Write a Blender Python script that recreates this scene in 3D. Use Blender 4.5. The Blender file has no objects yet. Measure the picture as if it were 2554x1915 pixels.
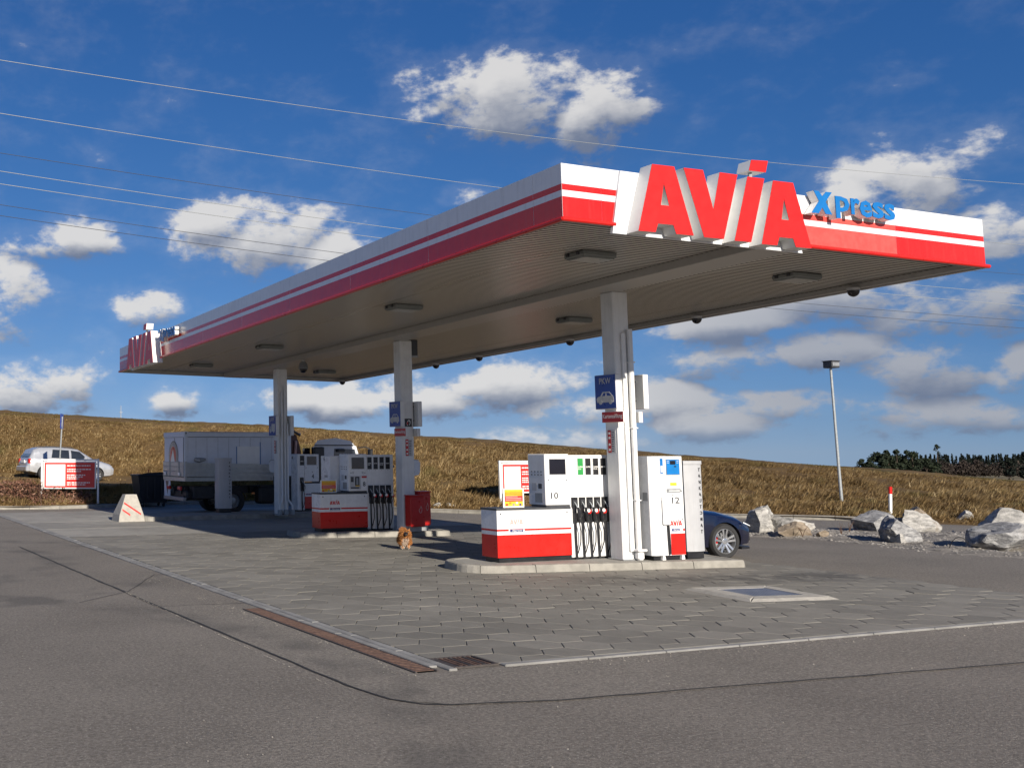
import bpy, bmesh, math, random
import numpy as np
from mathutils import Vector, Matrix, noise as mnoise
from mathutils.geometry import tessellate_polygon
random.seed(7)
rng = np.random.default_rng(7)
SC = bpy.context.scene
COL = SC.collection
# ---------------------------------------------------------------- camera
YAW, PIT, ROL, FPX, W0 = 0.3545689501722266, 0.10534674953352012, -0.002247829478604839, 2611.6226, 2554.0
CAMPOS = Vector((-9.34828, -11.45342, 2.07935))
fw = Vector((math.sin(YAW)*math.cos(PIT), math.cos(YAW)*math.cos(PIT), math.sin(PIT)))
rt = Vector((math.cos(YAW), -math.sin(YAW), 0)); up = rt.cross(fw)
r2 = rt*math.cos(ROL)+up*math.sin(ROL); u2 = up*math.cos(ROL)-rt*math.sin(ROL)
cd = bpy.data.cameras.new('camera'); cam = bpy.data.objects.new('camera', cd); COL.objects.link(cam)
cd.sensor_width = 36; cd.lens = 36*FPX/W0
cd.shift_x = 750.637/W0; cd.shift_y = -104.44/W0
cd.clip_start = .1; cd.clip_end = 9000
cam.matrix_world = Matrix(((r2.x, u2.x, -fw.x, CAMPOS.x), (r2.y, u2.y, -fw.y, CAMPOS.y), (r2.z, u2.z, -fw.z, CAMPOS.z), (0, 0, 0, 1)))
SC.camera = cam
SC.render.resolution_x = 1024; SC.render.resolution_y = 767
# ---------------------------------------------------------------- light and exposure
SUN_DIR = Vector((0.022, 1.0, -0.418)).normalized()      # the way the light travels
sl = bpy.data.lights.new('sun', 'SUN'); sun = bpy.data.objects.new('sun', sl); COL.objects.link(sun)
sl.energy = 5.0; sl.angle = math.radians(.5); sl.color = (1.0, .92, .80)
sun.rotation_euler = (-SUN_DIR).to_track_quat('Z', 'Y').to_euler(); sun.location = (0, -30, 30)
SC.view_settings.view_transform = 'Standard'; SC.view_settings.look = 'None'
SC.view_settings.exposure = 0.55; SC.view_settings.gamma = 1
try: SC.view_settings.use_curve_mapping = False
except Exception: pass
SC.cycles.max_bounces = 8; SC.cycles.diffuse_bounces = 4; SC.cycles.use_denoising = True
# ---------------------------------------------------------------- sky
wd = bpy.data.worlds.new('World'); SC.world = wd; wd.use_nodes = True
WT = wd.node_tree; WT.nodes.clear()
class S:
    """a socket with arithmetic, for building math node chains"""
    t = None
    def __init__(s, o): s.o = o
    @staticmethod
    def m(op, *a, clamp=False):
        n = S.t.nodes.new('ShaderNodeMath'); n.operation = op; n.use_clamp = clamp
        for i, x in enumerate(a):
            if isinstance(x, S): S.t.links.new(x.o, n.inputs[i])
            else: n.inputs[i].default_value = x
        return S(n.outputs[0])
    def __add__(s, b): return S.m('ADD', s, b)
    __radd__ = __add__
    def __sub__(s, b): return S.m('SUBTRACT', s, b)
    def __rsub__(s, b): return S.m('SUBTRACT', b, s)
    def __mul__(s, b): return S.m('MULTIPLY', s, b)
    __rmul__ = __mul__
    def __truediv__(s, b): return S.m('DIVIDE', s, b)
    def mx(s, b): return S.m('MAXIMUM', s, b)
    def mn(s, b): return S.m('MINIMUM', s, b)
    def step(s, a, b):
        n = S.t.nodes.new('ShaderNodeMapRange'); n.interpolation_type = 'SMOOTHSTEP'
        S.t.links.new(s.o, n.inputs['Value'])
        n.inputs['From Min'].default_value = a; n.inputs['From Max'].default_value = b
        return S(n.outputs['Result'])
def comb(t, x, y, z):
    n = t.nodes.new('ShaderNodeCombineXYZ')
    for i, v in enumerate((x, y, z)):
        if isinstance(v, S): t.links.new(v.o, n.inputs[i])
        else: n.inputs[i].default_value = v
    return n.outputs[0]
def nz(t, vec, scale, detail, rough=.55, dist=0.):
    n = t.nodes.new('ShaderNodeTexNoise'); n.inputs['Scale'].default_value = scale
    n.inputs['Detail'].default_value = detail; n.inputs['Roughness'].default_value = rough
    n.inputs['Distortion'].default_value = dist
    if vec is not None: t.links.new(vec, n.inputs['Vector'])
    return S(n.outputs['Fac'])
def cmix(t, fac, a, b, mode='MIX'):
    n = t.nodes.new('ShaderNodeMix'); n.data_type = 'RGBA'; n.blend_type = mode
    for s_, v in ((n.inputs[0], fac), (n.inputs[6], a), (n.inputs[7], b)):
        if isinstance(v, S): t.links.new(v.o, s_)
        elif hasattr(v, 'is_linked') or isinstance(v, bpy.types.NodeSocket): t.links.new(v, s_)
        elif isinstance(v, (int, float)): s_.default_value = v
        else: s_.default_value = (*v[:3], 1)
    return n.outputs[2]
S.t = WT
tc = WT.nodes.new('ShaderNodeTexCoord'); sep = WT.nodes.new('ShaderNodeSeparateXYZ')
WT.links.new(tc.outputs['Generated'], sep.inputs[0])
dx, dy, dz = (S(sep.outputs[i]) for i in range(3))
az = S.m('ARCTAN2', dx, dy); el = S.m('ARCSINE', dz)
sky = WT.nodes.new('ShaderNodeTexSky'); sky.sky_type = 'NISHITA'; sky.sun_disc = False
sky.sun_elevation = math.asin(-SUN_DIR.z); sky.sun_rotation = math.atan2(-SUN_DIR.x, -SUN_DIR.y)
sky.air_density = 1.0; sky.dust_density = .35; sky.ozone_density = 3.0; sky.altitude = 500
WT.links.new(comb(WT, dx, dy, dz.mx(0.)*1.05+.045), sky.inputs[0])
# grade: a deep, clear winter blue overhead that pales towards the skyline
sr = WT.nodes.new('ShaderNodeSeparateColor'); WT.links.new(sky.outputs[0], sr.inputs[0])
cc = WT.nodes.new('ShaderNodeCombineColor')
for k, (co_, pw) in enumerate(((.30, 1.34), (.71, .92), (1.61, .70))): WT.links.new((S.m('POWER', S(sr.outputs[k]).mx(0.), pw)*co_).o, cc.inputs[k])
BLOBS = [(0.633, 0.322, 0.0552, 0.0264), (0.582, 0.333, 0.032, 0.0208), (0.722, 0.307, 0.0352, 0.0224), (0.562, 0.316, 0.0176, 0.0096), (0.403, 0.2, 0.056, 0.0272), (0.366, 0.216, 0.032, 0.016), (0.476, 0.181, 0.04, 0.0224), (0.217, 0.2, 0.048, 0.0136), (0.169, 0.145, 0.0288, 0.0288), (0.294, 0.135, 0.0224, 0.0136), (0.185, 0.062, 0.0405, 0.0211), (0.325, 0.053, 0.0246, 0.0123), (0.601, 0.238, 0.0192, 0.008), (0.959, 0.216, 0.0432, 0.0296), (0.92, 0.203, 0.0248, 0.0176), (1.01, 0.165, 0.032, 0.0248), (0.896, 0.126, 0.0581, 0.0176), (0.836, 0.11, 0.0422, 0.015), (0.969, 0.114, 0.0546, 0.0211), (0.867, 0.082, 0.0598, 0.0167), (0.947, 0.066, 0.0422, 0.0194), (0.711, 0.038, 0.0704, 0.0158), (0.625, 0.061, 0.0739, 0.0176), (0.556, 0.048, 0.0572, 0.015), (0.791, 0.023, 0.0651, 0.0132), (0.882, 0.038, 0.0651, 0.0123), (0.963, 0.028, 0.0502, 0.0123), (0.496, 0.045, 0.051, 0.0132), (0.413, 0.049, 0.0484, 0.0114), (0.693, 0.013, 0.0801, 0.0123), (1.015, 0.06, 0.0202, 0.015)]
def cloud_density(a, e, fine=9.):
    v = comb(WT, a*2.2, e*3.6, 0.37)
    n1 = nz(WT, v, 6.2, fine, .58, .15); n2 = nz(WT, v, 30., 5., .6)
    b = None
    for (ca, ce, ra, re) in BLOBS:
        q = S.m('POWER', (a-ca)/ra, 2.)+S.m('POWER', (e-ce)/re, 2.)
        f = 1.-q*.55
        b = f if b is None else b.mx(f)
    # the same broken cumulus goes on all round, outside the part in view
    gv = nz(WT, v, 1.9, 2., .5)
    out = S.m('ABSOLUTE', a-.6).step(.52, .72)
    g = (gv-.56)*9.*out-(1.-out)*1.2-(e-.3).mx(0.)*3.
    b = b.mx(g).mx(-1.3)
    return b*.62+(n1-.5)*4.2+(n2-.5)*.9+.0, b
d0, q0 = cloud_density(az, el)
d1, q1 = cloud_density(az-.006, el+.014, 4.)
alpha = (d0.step(-.12, .60)+d0.step(-1.1, .5)*.11).mn(1.)*el.step(-.02, .03)
lit = (.60+(d0-d1)*.30+(q0-q1)*.62-d0.mx(0.)*.14).step(.02, .98)
grey = az.step(.64, .88)*(1.-el.step(.09, .20))
lit = lit*(1.-grey*.6)
ccol = cmix(WT, lit, (.215, .265, .385), (.97, .955, .94))
cs = WT.nodes.new('ShaderNodeVectorMath'); cs.operation = 'SCALE'; WT.links.new(ccol, cs.inputs[0]); cs.inputs['Scale'].default_value = 8.6
skyc = cmix(WT, alpha*.93, cc.outputs[0], cs.outputs[0])
bg = WT.nodes.new('ShaderNodeBackground'); bg.inputs['Strength'].default_value = .06
WT.links.new(skyc, bg.inputs['Color'])
wo = WT.nodes.new('ShaderNodeOutputWorld'); WT.links.new(bg.outputs[0], wo.inputs['Surface'])
try:
    wd.cycles.sampling_method = 'MANUAL'; wd.cycles.sample_map_resolution = 512
except Exception: pass
# ---------------------------------------------------------------- materials
MATS = {}
def mat(name, col, rough=.5, metal=0., var=.08, vs=6., bump=0., bs=40., spec=.5, coat=0., dirt=0., ds=1.2, trans=0., streak=0.):
    if name in MATS: return MATS[name]
    m = bpy.data.materials.new(name); m.use_nodes = True; t = m.node_tree; S.t = t
    b = t.nodes['Principled BSDF']
    tcn = t.nodes.new('ShaderNodeTexCoord'); ob = tcn.outputs['Object']
    n = nz(t, ob, vs, 5.)
    lo = [c*(1-var) for c in col]; hi = [min(1, c*(1+var)) for c in col]
    c = cmix(t, n.step(.3, .7), lo, hi)
    if dirt > 0:
        n2 = nz(t, ob, ds, 6., .65)
        c = cmix(t, n2.step(.5, .8)*dirt, c, (.11, .095, .075))
    if streak > 0:                       # rain streaks and grime that ran down the sheet
        mp = t.nodes.new('ShaderNodeMapping'); mp.inputs['Scale'].default_value = (7., 7., .55); t.links.new(ob, mp.inputs[0])
        c = cmix(t, nz(t, mp.outputs[0], 1.6, 6., .7).step(.46, .78)*streak, c, (.16, .15, .13))
    t.links.new(c, b.inputs['Base Color'])
    rr = (n-.5)*.2+rough
    t.links.new(rr.mx(.04).o, b.inputs['Roughness'])
    b.inputs['Metallic'].default_value = metal; b.inputs['Specular IOR Level'].default_value = spec
    if coat: b.inputs['Coat Weight'].default_value = coat; b.inputs['Coat Roughness'].default_value = .05
    if trans: b.inputs['Transmission Weight'].default_value = trans
    if bump > 0:
        bn = t.nodes.new('ShaderNodeBump'); bn.inputs['Strength'].default_value = bump; bn.inputs['Distance'].default_value = .02
        t.links.new(nz(t, ob, bs, 6., .6).o, bn.inputs['Height']); t.links.new(bn.outputs[0], b.inputs['Normal'])
    MATS[name] = m; return m
def island_rand(t):
    g = t.nodes.new('ShaderNodeNewGeometry'); o = t.nodes.new('ShaderNodeObjectInfo')
    return S.m('FRACT', S(g.outputs['Random Per Island'])+S(o.outputs['Random']))
WHITE = mat('white_paint', (.74, .74, .73), .32, var=.03, dirt=.16, ds=2., streak=.18)
WHITEM = mat('white_cabinet_paint', (.76, .76, .755), .28, var=.02, dirt=.14, ds=3., streak=.15)
FWHITE = mat('fascia_white', (.66, .67, .69), .22, var=.02, dirt=.10, ds=.7, streak=.22)
FRED = mat('fascia_red', (.58, .012, .008), .2, var=.05, spec=.6, dirt=.08, ds=.8, streak=.10)
FREDOLD = mat('faded_fascia_red', (.60, .075, .062), .35, var=.12, vs=9., dirt=.06)
RED = mat('red_paint', (.56, .013, .008), .3, var=.06, dirt=.05)
REDS = mat('letter_red', (.60, .011, .008), .38, var=.03)
BLUES = mat('letter_blue', (.006, .135, .40), .35, var=.04)
NAVY = mat('sign_blue', (.012, .05, .30), .3, var=.04)
DARKBLUE = mat('label_blue', (.02, .04, .16), .35)
BLACK = mat('black_plastic', (.012, .012, .014), .4, var=.2)
RUBBER = mat('black_rubber', (.014, .014, .016), .6, var=.2)
DARK = mat('dark_grey_metal', (.05, .052, .058), .45, var=.15)
GREY = mat('grey_metal', (.30, .31, .32), .4, metal=.4, var=.12)
GALV = mat('galvanised_steel', (.30, .32, .33), .55, metal=.3, var=.15, vs=20)
LIGHTG = mat('light_grey', (.5, .5, .5), .5)
SOFFIT = mat('soffit_metal', (.58, .55, .50), .3, var=.05, vs=2.)
BEAMW = mat('beam_paint', (.40, .385, .36), .4, var=.04)
SCREEN = mat('screen_glass', (.008, .007, .012), .12, var=.1, spec=.7)
SCRBLUE = mat('blue_display', (.01, .16, .45), .25)
GREEN = mat('green_label', (.03, .27, .06), .35)
YELLOW = mat('yellow_label', (.72, .45, .03), .4)
ORANGE = mat('orange_print', (.75, .22, .02), .4)
REDPR = mat('red_print', (.62, .03, .025), .4)
CREAM = mat('printed_white', (.78, .77, .74), .4, var=.03)
FADED = mat('faded_pink_print', (.52, .33, .30), .4)
KERB = mat('kerb_concrete', (.26, .245, .215), .85, var=.16, vs=5., bump=.35, bs=30., dirt=.35, ds=2.2)
CONC = mat('concrete', (.27, .26, .235), .85, var=.12, vs=2.2, bump=.2, bs=50., dirt=.25, ds=.8)
PALEC = mat('pale_concrete', (.34, .32, .285), .85, var=.12, vs=8., bump=.3, bs=40., dirt=.15)
STRIPC = mat('edging_concrete', (.215, .21, .20), .85, var=.16, vs=4., bump=.3, bs=60., dirt=.2)
RUST = mat('rusty_iron', (.105, .060, .042), .75, var=.3, vs=25., bump=.3, bs=90.)
IRON = mat('dark_cast_iron', (.055, .045, .04), .6, var=.3, vs=20.)
PIT_ = mat('pit_groove_black', (.006, .006, .006), .95, spec=.05)
TAR = mat('bitumen_seam', (.032, .031, .031), .8, var=.3, vs=30.)
CHECK = mat('blue_grey_steel', (.20, .215, .26), .42, metal=.5, var=.12, bump=.5, bs=60.)
LIGHTH = mat('luminaire_housing', (.20, .21, .20), .5)
LIGHTD = mat('luminaire_diffuser', (.42, .43, .42), .3)
TYRE = mat('tyre_rubber', (.016, .016, .017), .75, var=.2)
ALLOY = mat('silver_alloy', (.62, .63, .65), .25, metal=.85)
CARBLUE = mat('midnight_blue_car_paint', (.003, .0045, .018), .22, var=.04, coat=1., spec=.6)
CARSILV = mat('silver_car_paint', (.50, .51, .53), .3, metal=.45, var=.03, coat=.6)
GLASS = mat('car_glass', (.02, .024, .03), .06, var=.1, spec=.8)
GLASSB = mat('blue_tinted_glass', (.03, .09, .19), .08, spec=.8)
LAMPR = mat('red_lamp', (.55, .02, .02), .2)
LAMPW = mat('clear_lamp', (.72, .74, .78), .1, spec=.8)
LAMPO = mat('orange_lamp', (.65, .2, .03), .25)
TRUCKW = mat('truck_container_white', (.64, .68, .75), .4, var=.04, dirt=.15, ds=1.5)
TRUCKB = mat('truck_sideboard_aluminium', (.46, .465, .44), .45, metal=.25, var=.1, dirt=.2, ds=2.)
TRUCKC = mat('truck_cab_white', (.60, .61, .63), .3, var=.03)
TRUCKD = mat('truck_chassis_black', (.02, .02, .022), .6, var=.3)
MAROON = mat('maroon_crane_paint', (.085, .03, .032), .45, var=.2)
BIN = mat('black_bin_plastic', (.016, .017, .02), .5, var=.15)
EXTRED = mat('extinguisher_box_red', (.50, .016, .014), .3, var=.05)
WOODD = mat('bark', (.07, .05, .035), .9, var=.3)
# ---------------------------------------------------------------- mesh builder
class MB:
    def __init__(s): s.v = []; s.f = []; s.m = []; s.mats = []; s.sm = []
    def mi(s, mt):
        if mt not in s.mats: s.mats.append(mt)
        return s.mats.index(mt)
    def add(s, vs, fs, mt, smooth=False):
        o = len(s.v); i = s.mi(mt)
        s.v += [tuple(p) for p in vs]
        for f in fs: s.f.append(tuple(o+k for k in f)); s.m.append(i); s.sm.append(smooth)
        return s
    def box(s, x0, x1, y0, y1, z0, z1, mt, c=0.):
        c = min(c, (x1-x0)*.45, (y1-y0)*.45, (z1-z0)*.45)
        if c <= 0:
            v = [(x, y, z) for x in (x0, x1) for y in (y0, y1) for z in (z0, z1)]
            return s.add(v, [(0, 1, 3, 2), (4, 6, 7, 5), (0, 4, 5, 1), (2, 3, 7, 6), (0, 2, 6, 4), (1, 5, 7, 3)], mt)
        vs = []; idx = {}
        X, Y, Z = (x0, x1), (y0, y1), (z0, z1)
        sg = lambda i: 1 if i == 0 else -1
        for i in (0, 1):
            for j in (0, 1):
                for k in (0, 1):
                    for a in range(3):
                        p = [X[i]+sg(i)*c*(a != 0), Y[j]+sg(j)*c*(a != 1), Z[k]+sg(k)*c*(a != 2)]
                        idx[i, j, k, a] = len(vs); vs.append(p)
        F = []
        for i in (0, 1): F.append([idx[i, j, k, 0] for j, k in ((0, 0), (1, 0), (1, 1), (0, 1))])
        for j in (0, 1): F.append([idx[i, j, k, 1] for i, k in ((0, 0), (1, 0), (1, 1), (0, 1))])
        for k in (0, 1): F.append([idx[i, j, k, 2] for i, j in ((0, 0), (1, 0), (1, 1), (0, 1))])
        for j in (0, 1):
            for k in (0, 1): F.append([idx[0, j, k, 1], idx[1, j, k, 1], idx[1, j, k, 2], idx[0, j, k, 2]])
        for i in (0, 1):
            for k in (0, 1): F.append([idx[i, 0, k, 0], idx[i, 1, k, 0], idx[i, 1, k, 2], idx[i, 0, k, 2]])
        for i in (0, 1):
            for j in (0, 1): F.append([idx[i, j, 0, 0], idx[i, j, 1, 0], idx[i, j, 1, 1], idx[i, j, 0, 1]])
        for i in (0, 1):
            for j in (0, 1):
                for k in (0, 1): F.append([idx[i, j, k, 0], idx[i, j, k, 1], idx[i, j, k, 2]])
        return s.add(vs, F, mt)
    def tube(s, pts, r, mt, n=8, caps=True):
        pts = [Vector(p) for p in pts]; R = r if isinstance(r, (list, tuple)) else [r]*len(pts)
        vs = []; F = []; pu = None
        for i, p in enumerate(pts):
            d = (pts[min(i+1, len(pts)-1)]-pts[max(i-1, 0)]).normalized()
            if pu is None: pu = Vector((0, 0, 1)) if abs(d.z) < .9 else Vector((1, 0, 0))
            a = d.cross(pu).normalized(); b = a.cross(d).normalized(); pu = b
            for k in range(n):
                t = 2*math.pi*(k+.5)/n; vs.append(p+a*math.cos(t)*R[i]+b*math.sin(t)*R[i])
        for i in range(len(pts)-1):
            for k in range(n): F.append((i*n+k, i*n+(k+1) % n, (i+1)*n+(k+1) % n, (i+1)*n+k))
        s.add(vs, F, mt, True)
        if caps: s.add(vs[:n], [tuple(range(n))], mt); s.add(vs[-n:], [tuple(range(n))], mt)
        return s
    def cyl(s, p0, p1, r, mt, n=16, r1=None): return s.tube([p0, p1], [r, r if r1 is None else r1], mt, n)
    def prism(s, loops, O, U, V, depth, mt, side=None, back=True):
        """loops of (u,v): the first is the outline, others holes; front at O, extruded along U x V times -depth"""
        O, U, V = Vector(O), Vector(U), Vector(V); N = U.cross(V).normalized()
        if not isinstance(loops[0][0], (tuple, list)): loops = [loops]
        P3 = [[Vector((a, b, 0)) for a, b in L] for L in loops]
        flat = [p for L in P3 for p in L]
        tri = [t for t in tessellate_polygon(P3)]
        fr = [O+U*p.x+V*p.y for p in flat]; bk = [p-N*depth for p in fr]
        s.add(fr, tri, mt)
        if depth > 0:
            if back: s.add(bk, tri, side or mt)
            o = 0
            for L in P3:
                n = len(L); vs = fr[o:o+n]+bk[o:o+n]
                s.add(vs, [(k, (k+1) % n, n+(k+1) % n, n+k) for k in range(n)], side or mt); o += n
        return s
    def quad(s, a, b, c, d, mt): return s.add([a, b, c, d], [(0, 1, 2, 3)], mt)
    def mesh(s, name, sharp=35):
        me = bpy.data.meshes.new(name); me.from_pydata(s.v, [], s.f)
        for mt in s.mats: me.materials.append(mt)
        me.polygons.foreach_set('material_index', s.m); me.polygons.foreach_set('use_smooth', s.sm)
        bm = bmesh.new(); bm.from_mesh(me)
        if any(s.sm): bmesh.ops.remove_doubles(bm, verts=bm.verts, dist=1e-5)
        bmesh.ops.recalc_face_normals(bm, faces=bm.faces); bm.to_mesh(me); bm.free()
        if any(s.sm):
            try: me.set_sharp_from_angle(angle=math.radians(sharp))
            except Exception: pass
        me.update(); return me
    def build(s, name, parent=None, org=None, M=None, sharp=35):
        me = s.mesh(name, sharp)
        if org is not None: me.transform(Matrix.Translation(-Vector(org)))
        if M is not None: me.transform(M)
        return obj(name, me, parent)
def obj(name, me, parent=None):
    o = bpy.data.objects.new(name, me); COL.objects.link(o)
    if parent is not None: o.parent = parent
    return o
def tag(o, label=None, cat=None, group=None, kind=None):
    if label: o['label'] = label
    if cat: o['category'] = cat
    if group: o['group'] = group
    if kind: o['kind'] = kind
    return o
def thing(name, label, cat, loc=(0, 0, 0), rz=0., group=None):
    o = bpy.data.objects.new(name, None); COL.objects.link(o); o.empty_display_size = .2
    o.location = loc; o.rotation_euler = (0, 0, rz); return tag(o, label, cat, group)
def base(name, loc=(0, 0, 0), rz=0.):
    o = bpy.data.objects.new(name, None); COL.objects.link(o); o.location = loc; o.rotation_euler = (0, 0, rz)
    o['kind'] = 'structure'; return o
def dup(r, label, loc=None, rz=None, group=None, scale=None):
    def cp(o, par):
        c = o.copy(); COL.objects.link(c); c.parent = par
        for ch in o.children: cp(ch, c)
        return c
    c = cp(r, None)
    if label: c['label'] = label
    if group: c['group'] = group
    if loc is not None: c.location = loc
    if rz is not None: c.rotation_euler = (0, 0, rz)
    if scale: c.scale = scale
    return c
FRONT = Matrix.Rotation(math.pi/2, 4, 'X')                       # text that faces -Y
LEFT = Matrix.Rotation(-math.pi/2, 4, 'Z') @ FRONT               # text that faces -X
def text_mesh(body, size, mt, depth=.0015, bold=0., align='CENTER', shear=0., space=1.):
    cu = bpy.data.curves.new('lettering', 'FONT'); cu.body = body; cu.size = size; cu.extrude = depth
    cu.offset = bold*size; cu.align_x = align; cu.align_y = 'CENTER'; cu.shear = shear; cu.space_character = space
    cu.resolution_u = 2
    o = bpy.data.objects.new('tmp_text', cu); COL.objects.link(o)
    me = bpy.data.meshes.new_from_object(o.evaluated_get(bpy.context.evaluated_depsgraph_get()))
    bpy.data.objects.remove(o); bpy.data.curves.remove(cu)
    me.materials.clear(); me.materials.append(mt); me.name = 'lettering'; return me
def text(body, size, mt, loc, parent, face=FRONT, name='lettering', **k):
    me = text_mesh(body, size, mt, **k); me.transform(Matrix.Translation(Vector(loc)) @ face)
    return obj(name, me, parent)
def fit_text(body, mt, x0, x1, z0, z1, loc, parent, face=FRONT, name='lettering', **k):
    me = text_mesh(body, 1., mt, **k)
    co = np.zeros(len(me.vertices)*3); me.vertices.foreach_get('co', co); co = co.reshape(-1, 3)
    a, b = co.min(0), co.max(0)
    co[:, 0] = x0+(co[:, 0]-a[0])/(b[0]-a[0])*(x1-x0); co[:, 1] = z0+(co[:, 1]-a[1])/(b[1]-a[1])*(z1-z0)
    me.vertices.foreach_set('co', co.ravel()); me.transform(Matrix.Translation(Vector(loc)) @ face)
    return obj(name, me, parent)
def tri_mesh(name, V, F, mt, parent=None, smooth=False):
    """numpy vertices (n,3) and triangles or quads (m,k) straight into a mesh"""
    me = bpy.data.meshes.new(name); n, k = F.shape
    me.vertices.add(len(V)); me.vertices.foreach_set('co', np.asarray(V, np.float32).ravel())
    me.loops.add(n*k); me.loops.foreach_set('vertex_index', F.astype(np.int32).ravel())
    me.polygons.add(n); me.polygons.foreach_set('loop_start', np.arange(0, n*k, k, dtype=np.int32))
    me.update(calc_edges=True)
    if smooth: me.polygons.foreach_set('use_smooth', np.ones(n, bool))
    me.materials.append(mt); return obj(name, me, parent)
# ================================================================ THE SETTING
def shader(name):
    m = bpy.data.materials.new(name); m.use_nodes = True; t = m.node_tree; S.t = t
    g = t.nodes.new('ShaderNodeNewGeometry'); return m, t, t.nodes['Principled BSDF'], g.outputs['Position']
def bump(t, b, h, strength, dist=.01):
    n = t.nodes.new('ShaderNodeBump'); n.inputs['Strength'].default_value = strength; n.inputs['Distance'].default_value = dist
    t.links.new(h.o, n.inputs['Height']); t.links.new(n.outputs[0], b.inputs['Normal'])
def ring(t, pos, cx, cy, r, w):
    s_ = t.nodes.new('ShaderNodeSeparateXYZ'); t.links.new(pos, s_.inputs[0])
    x, y = S(s_.outputs[0])-cx, S(s_.outputs[1])-cy
    d = S.m('ABSOLUTE', S.m('SQRT', x*x+y*y)-r)
    return 1.-d.step(w*.3, w)
def asphalt_mat(name, base, light):
    m, t, b, pos = shader(name)
    fine = nz(t, pos, 95., 3., .75); mid = nz(t, pos, 7., 5., .6); big = nz(t, pos, .45, 4., .55); sp = nz(t, pos, 170., 1., .5)
    gr = nz(t, pos, 26., 4., .85)
    f = (fine-.5)*1.6+(gr-.5)*3.4+(mid-.5)*.5+(big-.5)*.9+.5
    c = cmix(t, f.step(0., 1.), base, light)
    c = cmix(t, nz(t, pos, 38., 2., .5).step(.60, .70)*.6, c, (.40, .37, .32))
    tr = (ring(t, pos, -9.2, 9.6, 4.3, .55)+ring(t, pos, -9.0, 9.2, 6.1, .5)+ring(t, pos, -12., -1.5, 7.6, .45))*nz(t, pos, 1.3, 3., .5).step(.35, .7)
    c = cmix(t, tr.mn(1.)*.5, c, (.055, .053, .05))
    stain = nz(t, pos, .9, 6., .75).step(.55, .78)
    c = cmix(t, stain*.38, c, (.07, .065, .06))
    t.links.new(c, b.inputs['Base Color']); b.inputs['Roughness'].default_value = .82; b.inputs['Specular IOR Level'].default_value = .35
    bump(t, b, fine+gr*1.2+mid*.4, .8, .012); return m
ASPH = asphalt_mat('asphalt', (.118, .104, .088), (.235, .21, .178))
ASPH2 = asphalt_mat('asphalt_patch', (.132, .118, .099), (.25, .224, .19))
def paver_mat():
    m, t, b, pos = shader('paving_concrete')
    r = island_rand(t); fine = nz(t, pos, 70., 4., .7); big = nz(t, pos, .5, 4., .6); mid = nz(t, pos, 5., 5., .6)
    f = r*.38+(fine-.5)*.5+(mid-.5)*.55+(big-.5)*.8+.3
    c = cmix(t, f.step(0., 1.), (.135, .127, .109), (.222, .208, .18))
    # oil and wet dirt that has run along the lane in front of the first island
    s_ = t.nodes.new('ShaderNodeSeparateXYZ'); t.links.new(pos, s_.inputs[0]); x, y = S(s_.outputs[0]), S(s_.outputs[1])
    lane = (1.-S.m('ABSOLUTE', y-(2.35-.21*(x-3.)))*.85).step(.0, 1.)*(x.step(1.2, 3.2))
    o = nz(t, pos, 2.4, 6., .7, .6)
    c = cmix(t, (lane*o.step(.36, .58))*.75, c, (.045, .042, .038))
    lane2 = (1.-S.m('ABSOLUTE', y-(10.6-.2*(x-3.)))*.9).step(.0, 1.)*(x.step(.8, 2.4))
    c = cmix(t, (lane2*o.step(.40, .60))*.5, c, (.05, .046, .042))
    st = nz(t, pos, 1.1, 6., .72).step(.58, .74)
    c = cmix(t, st*.42, c, (.075, .068, .058))
    dr = nz(t, pos, 6.5, 2., .5).step(.70, .74)*nz(t, pos, .7, 3., .5).step(.45, .6)
    c = cmix(t, dr*.55, c, (.05, .045, .04))
    t.links.new(c, b.inputs['Base Color']); b.inputs['Roughness'].default_value = .8; b.inputs['Specular IOR Level'].default_value = .4
    bump(t, b, fine, .3, .006); return m
PAVER = paver_mat()
def slab_mat():
    m, t, b, pos = shader('smooth_concrete')
    fine = nz(t, pos, 60., 4., .7); big = nz(t, pos, .35, 5., .6); mid = nz(t, pos, 2.5, 6., .65, .5)
    f = island_rand(t)*.25+(fine-.5)*.3+(mid-.5)*.8+(big-.5)*1.1+.4
    c = cmix(t, f.step(0., 1.), (.155, .147, .13), (.31, .293, .258))
    t.links.new(c, b.inputs['Base Color']); b.inputs['Roughness'].default_value = .8
    bump(t, b, fine, .2, .004); return m
SLAB = slab_mat()
JOINT = mat('joint_sand', (.105, .098, .085), .95, var=.3, vs=14.)
SOIL = mat('field_grass', (.135, .105, .045), .95, var=.3, vs=.25, bump=.6, bs=3.)
# --- ground to the horizon: one sheet, falling away gently with distance
rr = [0, 60, 110, 160, 240, 400, 700, 1100, 1600, 2050, 2200]
zz = [-.35, -.45, -.9, -1.8, -3.8, -7.5, -12., -16., -21., -28., -60.]
V = [(4., 10., -.35)]; F = []; nA = 96
for r_, z_ in zip(rr[1:], zz[1:]):
    for k in range(nA):
        a = 2*math.pi*k/nA
        h = 0. if r_ < 1500 else 2.2*mnoise.noise(Vector((math.cos(a)*6, math.sin(a)*6, r_*.001)))
        V.append((4+r_*math.cos(a), 10+r_*math.sin(a), z_+(h if r_ < 2100 else 0)))
for k in range(nA): F.append((0, 1+k, 1+(k+1) % nA))
for j in range(len(rr)-2):
    for k in range(nA): F.append((1+j*nA+k, 1+j*nA+(k+1) % nA, 1+(j+1)*nA+(k+1) % nA, 1+(j+1)*nA+k))
me = bpy.data.meshes.new('ground'); me.from_pydata(V, [], F); me.materials.append(SOIL); tag(obj('ground', me), kind='structure')
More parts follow.
